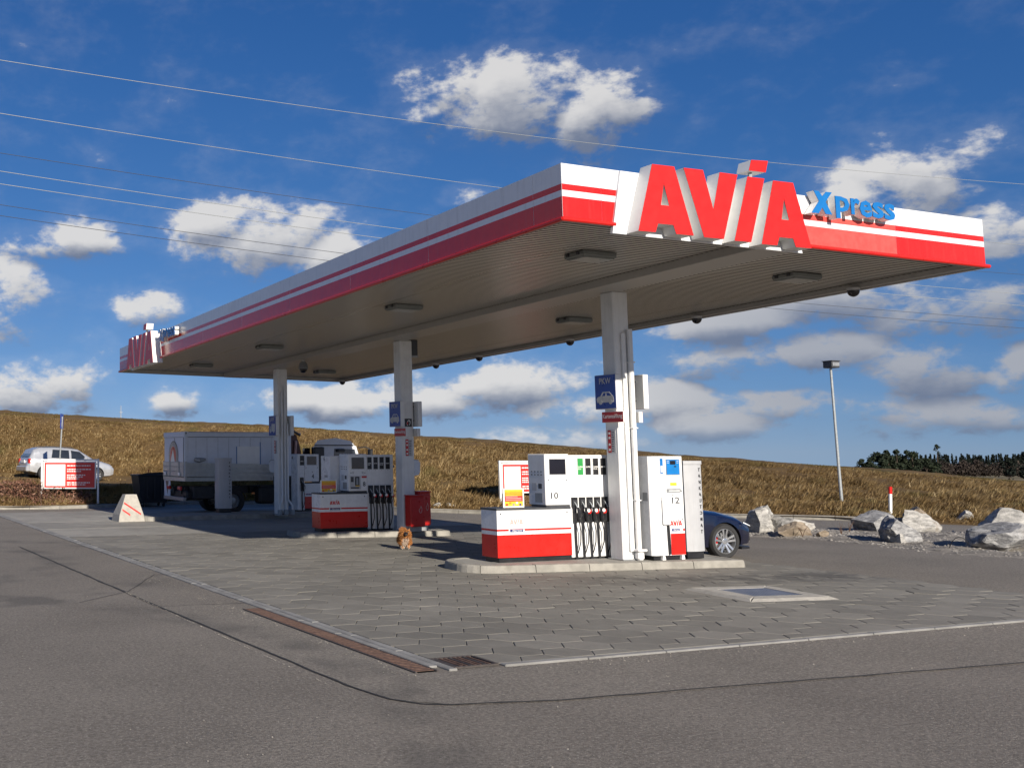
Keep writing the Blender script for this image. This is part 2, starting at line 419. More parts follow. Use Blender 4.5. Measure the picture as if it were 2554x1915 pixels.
# --- asphalt yard
b = MB(); b.quad((-70, -60, 0), (60, -60, 0), (60, 1.5, 0), (-70, 1.5, 0), ASPH)
b.add([(-70, 1.5, 0), (60, 1.5, 0), (24, 1.5, 0), (21.2, 9., 0), (19.7, 12.1, 0), (17.6, 14.7, 0), (12.6, 18., 0), (10.7, 20.6, 0), (9.95, 24.6, 0), (8.35, 27.2, 0), (6.2, 28.7, 0), (3.6, 29.3, 0), (1.3, 28.2, 0), (-1.2, 27.75, 0), (-6, 29.6, 0), (-20, 36.2, 0), (-70, 58, 0)],
      [(0,)+tuple(range(2, 17))], ASPH)
tag(b.build('asphalt'), kind='structure')
b = MB(); b.add([(-4.95, 2.4, .004), (-4.84, -2.8, .004), (-4.74, -3.45, .004), (-4.3, -3.8, .004), (-3.4, -3.98, .004), (2., -4.32, .004), (9., -4.6, .004), (9., -2.64, .004), (-4.02, -2.64, .004), (-4.02, 2.4, .004)], [tuple(range(10))], ASPH2)
tag(b.build('asphalt_patch'), kind='structure')
def ribbon(name, pts, w, z, mt):
    P = [Vector((x, y, 0)) for x, y in pts]; Q = []
    for i in range(len(P)-1):                       # subdivide and let the edge wander a little
        n = max(2, int((P[i+1]-P[i]).length/.12))
        for k in range(n): Q.append(P[i].lerp(P[i+1], k/n))
    Q.append(P[-1]); vs = []
    for i, p in enumerate(Q):
        d = (Q[min(i+1, len(Q)-1)]-Q[max(i-1, 0)]).normalized(); s_ = Vector((-d.y, d.x, 0))
        j = .018*mnoise.noise(p*2.1); ww = w*(.6+.8*abs(mnoise.noise(p*3.7+Vector((9, 0, 0)))))
        vs += [p+s_*(j+ww*.5)+Vector((0, 0, z)), p+s_*(j-ww*.5)+Vector((0, 0, z))]
    m_ = MB(); m_.add(vs, [(2*i, 2*i+1, 2*i+3, 2*i+2) for i in range(len(Q)-1)], mt); return tag(m_.build(name), kind='structure')
ribbon('asphalt_seam', [(-5.13, 12.3), (-4.97, 2.43), (-4.91, .2), (-4.85, -2.8), (-4.76, -3.41), (-4.60, -3.66), (-4.36, -3.77), (-3.43, -3.95), (-1., -4.1), (1.85, -4.28), (9., -4.6)], .042, .008, TAR)
ribbon('asphalt_seam', [(-4.97, 2.42), (-3.76, 2.33)], .022, .008, TAR)
ribbon('asphalt_seam', [(-5.9, 3.2), (-4.93, 4.1), (-3.9, 6.1)], .02, .008, TAR)
# --- forecourt of hexagonal concrete stones
bed = MB(); bed.quad((-3.55, -2.55, .004), (7.2, -2.55, .004), (7.2, 14.45, .004), (-3.55, 14.45, .004), JOINT)
FC = base('forecourt_paving'); bed.build('paving_bed', FC)
PX, PY = .446, .48; SX = PX/1.5
def clip(poly, axis, val, keep_greater):
    out = []
    for i in range(len(poly)):
        a, c = poly[i], poly[(i+1) % len(poly)]
        ia = (a[axis] > val) == keep_greater; ic = (c[axis] > val) == keep_greater
        if ia: out.append(a)
        if ia != ic:
            t = (val-a[axis])/(c[axis]-a[axis]); out.append((a[0]+(c[0]-a[0])*t, a[1]+(c[1]-a[1])*t))
    return out
def area(p): return abs(sum(p[i][0]*p[(i+1) % len(p)][1]-p[(i+1) % len(p)][0]*p[i][1] for i in range(len(p))))*.5
def stone(poly, gap=.0032, ch=.006, z1=.018, z0=.002, mt=PAVER):
    """a paving stone: top, worn edge, sides"""
    n = len(poly); cx = sum(p[0] for p in poly)/n; cy = sum(p[1] for p in poly)/n
    def ins(d):
        out = []
        for x, y in poly:
            vx, vy = cx-x, cy-y; l = math.hypot(vx, vy) or 1; out.append((x+vx/l*d, y+vy/l*d))
        return out
    a, c = ins(gap*1.15), ins((gap+ch)*1.15)
    vs = [(x, y, z0) for x, y in a]+[(x, y, z1-ch*.7) for x, y in a]+[(x, y, z1) for x, y in c]
    fs = [tuple(range(2*n, 3*n))]+[(k, (k+1) % n, n+(k+1) % n, n+k) for k in range(n)]+[(n+k, n+(k+1) % n, 2*n+(k+1) % n, 2*n+k) for k in range(n)]
    return vs, fs, mt
hexa = [(SX, 0), (SX/2, PY/2), (-SX/2, PY/2), (-SX, 0), (-SX/2, -PY/2), (SX/2, -PY/2)]
hm = MB(); hm.add(*stone(hexa)); HEXME = hm.mesh('paving_stone')
ISL = [((1.03, 4.03), -9.8, 5.35, 1.5), ((1.5, 11.92), -11., 3.95, 1.65), ((-.12, 19.42), 0., 7.2, 1.7)]     # origin, degrees, length, depth
def in_island(x, y, pad=-.25):
    for (ox, oy), dg, L, D in ISL:
        c, s_ = math.cos(math.radians(dg)), math.sin(math.radians(dg)); u = (x-ox)*c+(y-oy)*s_; v = -(x-ox)*s_+(y-oy)*c
        if -pad < u < L+pad and -pad < v < D+pad: return True
    return False
stones = []
for k in range(-4, 24):
    for j in range(-6, 34):
        cx = -2.465+PX*k; cy = -.61+PY*j+(PY/2 if k % 2 else 0)
        if cx > 7.3 or in_island(cx, cy): continue
        p = [(cx+x, cy+y) for x, y in hexa]; full = True
        pieces = [p]
        if cx-SX < -3.53: pieces = [clip(p, 0, -3.53, True)]; full = False
        if cy-PY/2 < -2.5: pieces = [clip(q, 1, -2.5, True) for q in pieces]; full = False
        if cy+PY/2 > 14.4: pieces = [clip(q, 1, 14.4, False) for q in pieces]; full = False
        if cx-SX < -3.02 and cy-PY/2 < -2.06:
            q = pieces[0]; full = False
            pieces = [clip(q, 1, -2.06, True), clip(clip(q, 1, -2.06, False), 0, -3.02, True)] if len(q) > 2 else []
        for q in pieces:
            if len(q) < 3 or area(q) < .006: continue
            d = math.hypot(cx-CAMPOS.x, cy-CAMPOS.y); stones.append((d, cx, cy, None if full else q))
stones.sort(key=lambda t: t[0])
rest = MB()
for i, (d, cx, cy, q) in enumerate(stones):
    dzz = random.uniform(-.0022, .0022); rx, ry = random.gauss(0, .0045), random.gauss(0, .0045)
    if i < 300:
        if q is None: o = obj('paving_stone', HEXME, FC); o.location = (cx, cy, dzz); o.rotation_euler = (rx, ry, random.gauss(0, .006))
        else:
            m_ = MB(); m_.add(*stone(q)); o = m_.build('paving_stone', FC); o.location = (0, 0, dzz*.5)
    else:
        vs, fs, mt = stone(q if q else [(cx+x, cy+y) for x, y in hexa], z1=.021+dzz)
        vs = [(x, y, z+(x-cx)*ry+(y-cy)*rx if z > .01 else z) for x, y, z in vs]; rest.add(vs, fs, mt)
tag(rest.build('paving_stone', FC), kind='stuff')
# concrete edging along the left and front of the forecourt
ED = base('forecourt_edging')
def block(x0, x1, y0, y1, z1, par, name, mt, c=.008, jit=.003):
    m_ = MB(); m_.box(x0, x1, y0, y1, -.05, z1+random.uniform(-jit, jit), mt, c); return m_.build(name, par)
y = -2.6
while y < 25.5:
    block(-3.645, -3.552, y+.004, min(y+1., 25.5)-.004, .022, ED, 'edging_stone', STRIPC); block(-3.745, -3.652, y+.2, min(y+1.2, 25.5)-.006, .019, ED, 'edging_stone', STRIPC); y += 1.
x = -3.02
while x < 4.3: block(x+.004, x+.996, -2.61, -2.512, .019, ED, 'edging_stone', STRIPC); x += 1.
# smooth concrete slabs at the back
SL = base('concrete_lane')
for i, x0 in enumerate((-3.54, .2, 3.9)):
    for j, y0 in enumerate((14.46, 17.3, 20.1, 22.9)):
        block(x0+.006, (3.9, 7.6)[0]-.006 if i == 1 else (x0+3.72 if i == 0 else 8.4), y0+.006, y0+2.8, .016, SL, 'concrete_slab', SLAB, .006, .002)
for x0 in (-3.54, 1.2, 6., 10.5):
    pass
# --- pump islands: kerb stones round a concrete top
def island(org, deg, L, D, r, name='pump_island'):
    root = base(name, (org[0], org[1], 0), math.radians(deg)); pts = []
    r = min(r, D/2-.01)
    for k in range(9): a = math.pi*1.5-k/8*math.pi/2; pts.append((r+r*math.cos(a), r+r*math.sin(a)))
    for k in range(9): a = math.pi-k/8*math.pi/2; pts.append((r+r*math.cos(a), D-r+r*math.sin(a)))
    pts = [(L-.06, 0.)]+pts+[(L-.06, D), (L, D-.06), (L, .06)]
    path = [Vector((*p, 0)) for p in pts]; path.append(path[0])
    # walk the outline in stones of about one metre
    seg = [0.]
    for a, c in zip(path, path[1:]): seg.append(seg[-1]+(c-a).length)
    tot = seg[-1]; n = max(3, round(tot/1.0)); cuts = [tot*k/n for k in range(n+1)]
    def at(s_):
        for i in range(len(path)-1):
            if s_ <= seg[i+1]+1e-9: t = (s_-seg[i])/max(1e-9, seg[i+1]-seg[i]); return path[i].lerp(path[i+1], t), (path[i+1]-path[i]).normalized()
        return path[-1], (path[-1]-path[-2]).normalized()
    for k in range(n):
        ss = [cuts[k]+.006]+[s_ for s_ in seg if cuts[k]+.05 < s_ < cuts[k+1]-.05]+[cuts[k+1]-.006]
        vs = []; zt = .15+random.uniform(-.004, .004)
        prof = [(0., -.05), (.004, .02), (.018, zt-.03), (.03, zt-.008), (.05, zt), (.17, zt), (.17, -.05)]
        for s_ in ss:
            p, d = at(s_); d0 = at(max(0, s_-.02))[1]; d1 = at(min(tot, s_+.02))[1]; d = (d0+d1).normalized(); nn = Vector((d.y, -d.x, 0))
            for a, z in prof: vs.append(p+nn*(a if True else 0)+Vector((0, 0, z)))
        m_ = MB(); q = len(prof)
        m_.add(vs, [(i*q+j, i*q+(j+1) % q, (i+1)*q+(j+1) % q, (i+1)*q+j) for i in range(len(ss)-1) for j in range(q)]+[tuple(range(q)), tuple(range((len(ss)-1)*q, len(ss)*q))], KERB)
        m_.build('kerb_stone', root)
    m_ = MB(); inner = []
    for s_ in np.linspace(0, tot, 60)[:-1]:
        p, d = at(float(s_)); inner.append(p+Vector((d.y, -d.x, 0))*.16)
    m_.add([(p.x, p.y, .142) for p in inner], [tuple(range(len(inner)))], CONC); m_.build('island_surface', root)
    return root
for (o_, dg, L, D), r_ in zip(ISL, (.62, .7, .35)): island(o_, dg, L, D, r_)
# --- kerb at the foot of the bank
KP = [(-11.5, 32.0), (-5.8, 29.4), (-3.1, 28.2), (-.9, 27.75), (1.3, 28.1), (3.6, 29.2), (6.2, 28.6), (8.3, 27.1), (9.9, 24.5), (10.6, 20.6), (12.5, 17.95), (14.6, 16.56), (17.41, 14.68), (19.64, 12.2), (20.6, 10.6)]
BK = base('bank_kerb'); kp = [Vector((*p, 0)) for p in KP]
for a, c in zip(kp, kp[1:]):
    d = (c-a); n = max(1, round(d.length/1.0)); d.normalize(); nn = Vector((-d.y, d.x, 0))
    for k in range(n):
        p, q_ = a+d*(c-a).length*k/n+d*.006, a+d*(c-a).length*(k+1)/n-d*.006; zt = .125+random.uniform(-.006, .006)
        m_ = MB(); pr = [(0, -.05), (.01, zt-.02), (.03, zt), (.15, zt), (.15, -.05)]
        m_.add([w+nn*o_+Vector((0, 0, z)) for w in (p, q_) for o_, z in pr], [(j, (j+1) % 5, 5+(j+1) % 5, 5+j) for j in range(5)]+[(0, 1, 2, 3, 4), (5, 6, 7, 8, 9)], KERB); m_.build('kerb_stone', BK)
# --- the grass bank
foot = [(-20.21,36.03,.1),(-11.48,32.02,.1),(-5.83,29.43,.1),(-3.06,28.16,.1),(-2.21,27.93,.1),(-.89,27.75,.1),(1.31,28.14,.1),(3.6,29.2,.1),(6.2,28.6,.1),(8.3,27.1,.1),(9.9,24.5,.1),(10.6,20.6,.1),(12.5,17.95,.1),(14.6,16.56,.1),(17.41,14.68,.1),(19.64,12.1,.1),(21.03,9.34,-.02),(21.59,8.05,-.05),(22.57,5.39,-.05),(24.5,0.,-.08)]
b1 = [(-21.6,41.78,1.18),(-11.79,37.39,1.06),(-5.42,34.54,.99),(-2.29,33.14,.95),(-1.33,32.88,.91),(.16,32.63,.83),(2.6,32.96,.67),(4.8,32.6,.64),(7.6,31.2,.95),(9.8,29.6,1.02),(12.0,26.9,1.0),(13.2,23.63,.92),(15.44,21.84,.83),(17.68,20.11,.74),(20.65,17.8,.62),(23.29,14.87,.5),(25.11,12.09,.39),(25.89,10.72,.33),(27.85,8.14,.2),(31.5,2.,.0)]
b2 = [(-23.23,48.8,1.4),(-12.13,43.93,1.26),(-4.9,40.76,1.16),(-1.34,39.2,1.12),(-.24,38.89,1.08),(1.43,38.57,.99),(4.17,38.79,.85),(6.36,36.93,1.0),(9.3,37.05,2.2),(11.39,34.95,2.19),(13.78,31.34,1.95),(15.82,27.88,1.74),(18.37,25.74,1.55),(20.76,23.66,1.38),(23.9,20.91,1.13),(26.94,17.77,.9),(29.2,14.84,.67),(30.19,13.39,.56),(33.14,10.89,.3),(38.5,4.5,0.)]
ridge = [(-32.6,87.61,8.17),(-13.69,70.63,6.31),(-3.37,60.14,5.24),(1.11,55.14,4.75),(2.43,54.05,4.64),(4.37,52.44,4.47),(7.17,50.05,4.22),(9.85,47.71,3.98),(12.43,45.16,3.78),(14.86,42.68,3.58),(17.42,38.02,3.19),(19.48,33.55,2.83),(22.28,30.94,2.52),(24.87,28.4,2.23),(28.22,25.07,1.82),(31.8,21.64,1.44),(34.64,18.5,1.06),(35.93,16.96,.87),(40.18,14.55,.44),(48.,8.,.0)]
foot, b1, b2, ridge = (np.array(a) for a in (foot, b1, b2, ridge))
brow = b2*.30+ridge*.70; brow[:, 2] = b2[:, 2]*.14+ridge[:, 2]*.86
out = ridge-foot; out[:, 2] = 0; out /= np.linalg.norm(out, axis=1)[:, None]
plat = ridge+out*14; plat[:, 2] = ridge[:, 2]-.35
back = ridge+out*45; back[:, 2] = np.minimum(ridge[:, 2]-2.5, -1.2)
RAILS = np.stack([foot, b1, b2, brow, ridge, plat, back])          # (7, n, 3)
def bank(u, v):
    """point of the bank: u along it 0..1, v across it 0..6"""
    n = RAILS.shape[1]; x = np.clip(u, 0, .99999)*(n-1); i = x.astype(int); fx = (x-i)[:, None]
    y_ = np.clip(v, 0, 5.99999); j = y_.astype(int); fy = (y_-j)[:, None]
    A = RAILS[j, i]*(1-fx)+RAILS[j, i+1]*fx; B = RAILS[j+1, i]*(1-fx)+RAILS[j+1, i+1]*fx
    return A*(1-fy)+B*fy
def grass_mat(name, cols, blade=True):
    m, t, b, pos = shader(name)
    r = island_rand(t) if blade else nz(t, pos, 9., 6., .7); big = nz(t, pos, .28, 5., .6); mid = nz(t, pos, 1.6, 4., .6)
    f = r*.7+(mid-.5)*.9+(big-.5)*.8+.15
    c = cmix(t, f.step(0., .5), cols[0], cols[1]); c = cmix(t, f.step(.45, 1.), c, cols[2])
    gr = nz(t, pos, .45, 4., .6).step(.54, .72)
    c = cmix(t, gr*.75, c, cols[3])
    sx_ = t.nodes.new('ShaderNodeSeparateXYZ'); t.links.new(pos, sx_.inputs[0])
    c = cmix(t, S(sx_.outputs[0]).step(12., 24.)*.28, c, cols[0])          # rougher, browner growth towards the low end of the bank
    t.links.new(c, b.inputs['Base Color']); b.inputs['Roughness'].default_value = .85; b.inputs['Specular IOR Level'].default_value = .2
    return m
GB = grass_mat('dry_turf_gap_shade', ((.045, .028, .012), (.12, .075, .03), (.22, .15, .06), (.09, .075, .026)), False)  # dry turf, coloured darker to imitate shade in the gaps between tufts
GRASS = grass_mat('dry_grass_blades', ((.125, .078, .032), (.42, .29, .135), (.68, .53, .30), (.29, .25, .095)))
GRASS2 = grass_mat('short_grass_blades', ((.12, .10, .034), (.23, .185, .07), (.36, .29, .12), (.17, .165, .05)))
nu, nv = 240, 60
uu, vv = np.meshgrid(np.linspace(0, 1, nu), np.linspace(0, 6, nv)); P = bank(uu.ravel(), vv.ravel())
am = np.where((vv.ravel() > .15) & (vv.ravel() < 4.1), 1., .15)
P[:, 2] += np.array([mnoise.noise(Vector((p[0]*.5, p[1]*.5, 1.)))*.10+mnoise.noise(Vector((p[0]*1.7, p[1]*1.7, 4.)))*.06 for p in P])*am
idx = np.arange(nu*nv).reshape(nv, nu)
Fq = np.stack([idx[:-1, :-1], idx[:-1, 1:], idx[1:, 1:], idx[1:, :-1]], -1).reshape(-1, 4)
tag(tri_mesh('grass_bank', P, Fq, GB, smooth=True), kind='structure')
def blades(n, u, v, h0, h1, w, spread, per):
    """tufts of leaning dry blades at bank(u, v): arrays of triangles"""
    B = bank(u, v); k = per
    e = .004; du = bank(np.clip(u, 0, 1), np.clip(v-.02, 0, 6))-B; base_a = np.arctan2(du[:, 1]*.8-.15, du[:, 0]*.4+.75*np.hypot(du[:, 0], du[:, 1]))          # combed downhill and to one side
    ang = base_a[:, None]+rng.normal(0, .75, (n, k)); lean = rng.uniform(.5, 1.5, (n, k)); h = rng.uniform(h0, h1, (n, 1))*rng.uniform(.6, 1.1, (n, k))
    dx_, dy_ = np.cos(ang), np.sin(ang)
    r0 = rng.uniform(0, spread, (n, k)); bx = B[:, None, 0]+dx_*r0; by = B[:, None, 1]+dy_*r0; bz = B[:, None, 2]-.03+0*bx
    tx = bx+dx_*h*lean; ty = by+dy_*h*lean; tz = bz+h*rng.uniform(.35, .9, (n, k))
    px_, py_ = -dy_*w, dx_*w
    v0 = np.stack([bx-px_, by-py_, bz], -1); v1 = np.stack([bx+px_, by+py_, bz], -1); v2 = np.stack([tx, ty, tz], -1)
    return np.stack([v0, v1, v2], 2).reshape(-1, 3)
n = 66000
u = rng.uniform(.05, .96, n); v = np.concatenate([rng.uniform(.10, 2.95, n*8//10), rng.uniform(2.7, 3.3, n-n*8//10)])
keep = ~((v > .95) & (v < 2.02) & (u < .36))
u, v = u[keep], v[keep]; clump = np.array([mnoise.noise(Vector((a*70, c*3.3, 0)))+.5*mnoise.noise(Vector((a*210, c*9, 5))) for a, c in zip(u, v)])
hs = np.clip(.21+clump*.22, .07, .40)*np.clip((3.4-v)/1., .3, 1.)
VV = []
for lo, hi in ((.0, .10), (.10, .16), (.16, .22), (.22, .5)):
    s_ = (hs >= lo) & (hs < hi)
    if s_.sum(): VV.append(blades(int(s_.sum()), u[s_], v[s_], max(.05, lo), min(hi, .40), .0175, .17, 6))
n2 = 9000; VV.append(blades(n2, rng.uniform(.05, .9, n2), rng.uniform(.05, 2.1, n2), .04, .14, .016, .2, 5))
VV = np.concatenate(VV); nS = 22000; SH = blades(nS, rng.uniform(.05, .96, nS), rng.uniform(3.0, 4.5, nS), .03, .085, .014, .25, 5)
tag(tri_mesh('short_grass', SH, np.arange(len(SH)).reshape(-1, 3), GRASS2), 'short olive grass along the top of the bank', 'grass', kind='stuff')
tag(tri_mesh('dry_grass', VV, np.arange(len(VV)).reshape(-1, 3), GRASS), 'golden brown dry grass covering the long bank', 'grass', kind='stuff')

# grit and crumbs swept against the edges of the yard
n = 900; side = rng.random(n); gx = np.where(side < .5, -4.05-np.abs(rng.normal(0, .12, n)), rng.uniform(-3., 9., n)); gy = np.where(side < .5, rng.uniform(-2.7, 6., n), -2.66-np.abs(rng.normal(0, .15, n)))
m3 = rng.random(n) < .35; gx = np.where(m3, rng.uniform(-9., 8., n), gx); gy = np.where(m3, rng.uniform(-6., 4., n), gy); gx = np.where(m3 & (gx > -4.1) & (gy > -2.7), -5., gx)
c0 = np.stack([gx, gy, np.full(n, .008)], 1); r_ = rng.uniform(.003, .010, n); oc = np.array([(1, 0, 0), (0, 1, 0), (-1, 0, 0), (0, -1, 0), (0, 0, .8), (0, 0, -.5)], float)
GV = (c0[:, None]+oc[None]*r_[:, None, None]*rng.uniform(.6, 1.4, (n, 6, 1))).reshape(-1, 3); of = np.array([(0, 1, 4), (1, 2, 4), (2, 3, 4), (3, 0, 4)])
tag(tri_mesh('grit', GV, (of[None]+np.arange(n)[:, None, None]*6).reshape(-1, 3), mat('grit', (.34, .31, .26), .9, var=.4, vs=3.)), 'scattered pale grit along the yard edges', 'grit', kind='stuff')
# ================================================================ THE CANOPY
CW, CL, CH = 8.41, 22.69, 5.198
SXc, SYc = -.01755, -.01843
def zc(x, y): return CH+SXc*x+SYc*y                       # underside of the fascia lip at (x, y)
CO = Vector((4.2, 11.3, 0))
CAN = thing('fuel_canopy', 'long white and red filling station canopy on three square columns', 'canopy', CO)
def shear(m): m.v = [(x, y, z+zc(x, y)) for x, y, z in m.v]; return m
FH = .811; BANDS = [(.0, .055, None), (.055, .351, 'r'), (.351, .439, 'w'), (.439, .526, 'r'), (.526, FH, 'w')]
def fascia(side, a, c, reds=None, plain=False):
    m_ = MB(); g = .0025; a += g; c -= g; t = .04
    def P(u, w, z): return {'f': (u, w, z), 'b': (u, CL-w, z), 'l': (w, u, z), 'r': (CW-w, u, z)}[side]
    for z0, z1, k in BANDS:
        if k is None: continue
        mt = FWHITE if (k == 'w' or plain) else (reds or FRED)
        m_.add([P(a, 0, z0), P(c, 0, z0), P(c, 0, z1), P(a, 0, z1)], [(0, 1, 2, 3)], mt)
    m_.add([P(a, t, 0), P(c, t, 0), P(c, t, FH), P(a, t, FH)], [(0, 3, 2, 1)], BEAMW)
    m_.add([P(a, 0, .055), P(a, t, 0), P(a, t, FH), P(a, 0, FH)], [(0, 1, 2, 3)], FWHITE)
    m_.add([P(c, 0, .055), P(c, t, 0), P(c, t, FH), P(c, 0, FH)], [(0, 1, 2, 3)], FWHITE)
    m_.add([P(a, 0, FH), P(c, 0, FH), P(c, t, FH), P(a, t, FH)], [(0, 1, 2, 3)], FWHITE)
    m_.add([P(a, 0, .055), P(c, 0, .055), P(c, t, 0), P(a, t, 0)], [(0, 1, 2, 3)], BEAMW)
    shear(m_).build('fascia_panel', CAN, CO)
for a, c, rr_ in ((.0, .66, None), (.66, 3.5, None), (3.5, 4.38, None), (4.38, 6.38, FREDOLD), (6.38, CW, None)): fascia('f', a, c, rr_)
ys = [.0, .62]+[.62+2.76*k for k in range(1, 8)]+[CL]
for a, c in zip(ys, ys[1:]): fascia('l', a, c); fascia('r', a, c, plain=True)
for a, c in ((0, 2.8), (2.8, 5.6), (5.6, CW)): fascia('b', a, c, plain=True)
def lip(p, q, mt=RED):
    m_ = MB(); m_.tube([p, q], .031, mt, 8); m_.v = [(x, y, z+zc(x, y)) for x, y, z in m_.v]; m_.build('lip_trim', CAN, CO)
lip((-.035, -.02, .03), (.86, -.02, .03)); lip((4.27, -.02, .03), (CW+.05, -.02, .03))
for a, c in zip(ys, ys[1:]): lip((-.02, a-.03 if a == 0 else a+.002, .03), (-.02, c-.002, .03)); lip((CW+.02, a, .03), (CW+.02, c, .03), WHITE)
lip((-.03, CL+.02, .03), (CW+.03, CL+.02, .03), WHITE)
# soffit slats under a black sheet that imitates groove shade, all sharing one mesh
sm_ = MB(); xa, xb = .07-CW/2, CW/2-.07
def sl_pt(x, y, z): return (x, y, z+SXc*x)
prof = [(-.034, .008), (-.034, .002), (-.031, .0), (.031, .0), (.034, .002), (.034, .008)]
sm_.add([sl_pt(x, a, z) for x in (xa, xb) for a, z in prof], [(k, k+1, 7+k, 6+k) for k in range(5)]+[(0, 1, 2, 3, 4, 5), (6, 7, 8, 9, 10, 11)], SOFFIT)
SLAT = sm_.mesh('soffit_slat'); y = .10
while y < CL-.08:
    o = obj('soffit_slat', SLAT, CAN); o.location = Vector((CW/2, y, zc(CW/2, y)+.118))-CO; y += .102
m_ = MB(); m_.box(.045, CW-.045, .045, CL-.045, .1198, .128, PIT_); shear(m_).build('groove_shade', CAN, CO)  # black sheet close above the slats, so their grooves look shaded
m_ = MB(); m_.box(.045, CW-.045, .045, CL-.045, .70, .73, GREY); shear(m_).build('roof_deck', CAN, CO)
for x0, x1, y0, y1 in ((CW-.16, CW-.045, .06, CL-.06),):
    m_ = MB(); m_.box(x0, x1, y0, y1, .02, .112, BEAMW, .006); shear(m_).build('inner_trim', CAN, CO)
m_ = MB(); m_.box(.045, CW-.165, CL-.14, CL-.045, .03, .112, BEAMW, .006); shear(m_).build('inner_trim', CAN, CO)
# the long beam that the columns carry, in four lengths
yb = [.05, 6.1, 11.3, 17.0, CL-.15]
for a, c in zip(yb, yb[1:]):
    m_ = MB(); m_.box(3.72, 4.40, a+.002, c-.002, -.025, .116, BEAMW, .008); shear(m_).build('beam', CAN, CO)
COLS = [(4.22, 3.89), (4.22, 11.5), (4.22, 19.11)]
cols = []
for i, (x, y) in enumerate(COLS):
    m_ = MB(); m_.box(x, x+.35, y, y+.34, .1, zc(x, y)-.022, WHITE, .022); c_ = m_.build('column', CAN, CO); cols.append(c_)
    m_ = MB(); m_.box(x-.03, x+.38, y-.03, y+.37, .14, .165, GREY, .005); m_.build('foot_plate', c_, CO)
x, y = COLS[0]
m_ = MB(); m_.tube([(x+.285, y-.075, 4.32), (x+.285, y-.075, .34), (x+.285, y-.085, .28), (x+.285, y-.10, .15)], .05, WHITE, 10); m_.build('drain_pipe', cols[0], CO)
m_ = MB(); m_.box(x+.13, x+.225, y-.045, y-.002, .3, 4.25, WHITE, .008); m_.build('cable_duct', cols[0], CO)
m_ = MB(); m_.box(x+.19, x+.40, y-.17, y-.005, .30, .345, WHITE, .012); m_.box(x+.22, x+.36, y-.15, y-.02, .15, .30, WHITE, .03); m_.build('pipe_shoe', cols[0], CO)
for z in (1.2, 2.5, 3.7):
    m_ = MB(); m_.box(x+.225, x+.345, y-.13, y-.003, z, z+.022, WHITE, .004); m_.build('pipe_clamp', cols[0], CO)
x, y = COLS[2]
for dx_, z1 in ((.12, 4.0), (.22, 4.2), (.31, 3.0)):
    m_ = MB(); m_.tube([(x+dx_, y-.06, z1), (x+dx_, y-.06, .62), (x+dx_+(dx_-.2)*1.3, y-.06, .42), (x+dx_+(dx_-.2)*1.3, y-.06, .15)], .032, WHITE, 8); m_.build('drain_pipe', cols[2], CO)
for dx_ in (-.02, .2, .42):
    m_ = MB(); m_.cyl((x+dx_, y-.15, .15), (x+dx_, y-.15, .3), .07, GALV, 10); m_.build('pipe_shoe', cols[2], CO)
# white backing plates behind the raised letters
def plate(poly, O, U, V, name='letter_backing'):
    m_ = MB(); m_.prism(poly, O, U, V, .05, FWHITE); m_.build(name, CAN, CO)
PLT = [(.80, 5.085), (4.33, 5.03), (4.02, 5.925), (.98, 5.982)]
plate(PLT, (0, -.035, 0), (1, 0, 0), (0, 0, 1))
def mapfar(u, v): return 20.9-(u-1.04)*.90, v+.035+SYc*(20.9-(u-1.04)*.90)
plate([(-mapfar(u, v)[0], mapfar(u, v)[1]) for u, v in PLT], (-.035, 0, 0), (0, -1, 0), (0, 0, 1))
# ---- letters: each one a red or blue face on a pale return
A_ = [[(0, 0), (.295, 0), (.345, .125), (.615, .125), (.66, 0), (.97, 0), (.68, .96), (.29, .96)], [(.48, .71), (.41, .39), (.56, .39)]]
V_ = [[(0, .97), (.35, .97), (.505, .41), (.66, .965), (.99, .96), (.67, 0), (.31, 0)]]
I_ = [[(.0, 0), (.31, 0), (.63, .96), (.31, .96)]]
D_ = [[(.345, 1.055), (.665, 1.055), (.72, 1.23), (.40, 1.215)]]
X_ = [[(.069, .345), (.173, .345), (.24, .27), (.32, .345), (.44, .345), (.30, .19), (.42, .0), (.29, .0), (.225, .095), (.145, .0), (.0, .0), (.165, .19)]]
def letter(name, label, loops, loc, fm, rm, depth, grp, extra=None):
    t = thing(name, label, 'letter', loc, 0, grp)
    for k, L in enumerate([loops]+([extra] if extra else [])):
        m_ = MB(); m_.prism(L, (0, -depth-.006, 0), (1, 0, 0), (0, 0, 1), .008, fm); m_.build('letter_face', t)
        m_ = MB(); m_.prism(L, (0, -depth, 0), (1, 0, 0), (0, 0, 1), depth, rm); m_.build('letter_return', t)
    if extra:
        m_ = MB(); m_.cyl((.46, -depth*.6, .93), (.46, -depth*.6, 1.09), .03, GALV, 8); m_.build('support_rod', t)
    return t
G1, G2 = 'red letters on the canopy fascia', 'blue letters on the canopy fascia'
LET = []
for nm, lb, lp, u0, v0, ex in (('letter_a', 'red raised letter A, first of the word on the sunlit canopy end', A_, 1.04, 5.09, None),
                               ('letter_v', 'red raised letter V on the sunlit canopy end', V_, 1.89, 5.08, None),
                               ('letter_i', 'red raised slanted letter i with square dot on the sunlit canopy end', I_, 2.76, 5.07, D_),
                               ('letter_a', 'red raised letter A beside the blue X on the sunlit canopy end', A_, 3.27, 5.055, None)):
    LET.append((letter(nm, lb, lp, (u0, -.04, v0), REDS, CREAM, .22, G1, ex), u0, v0))
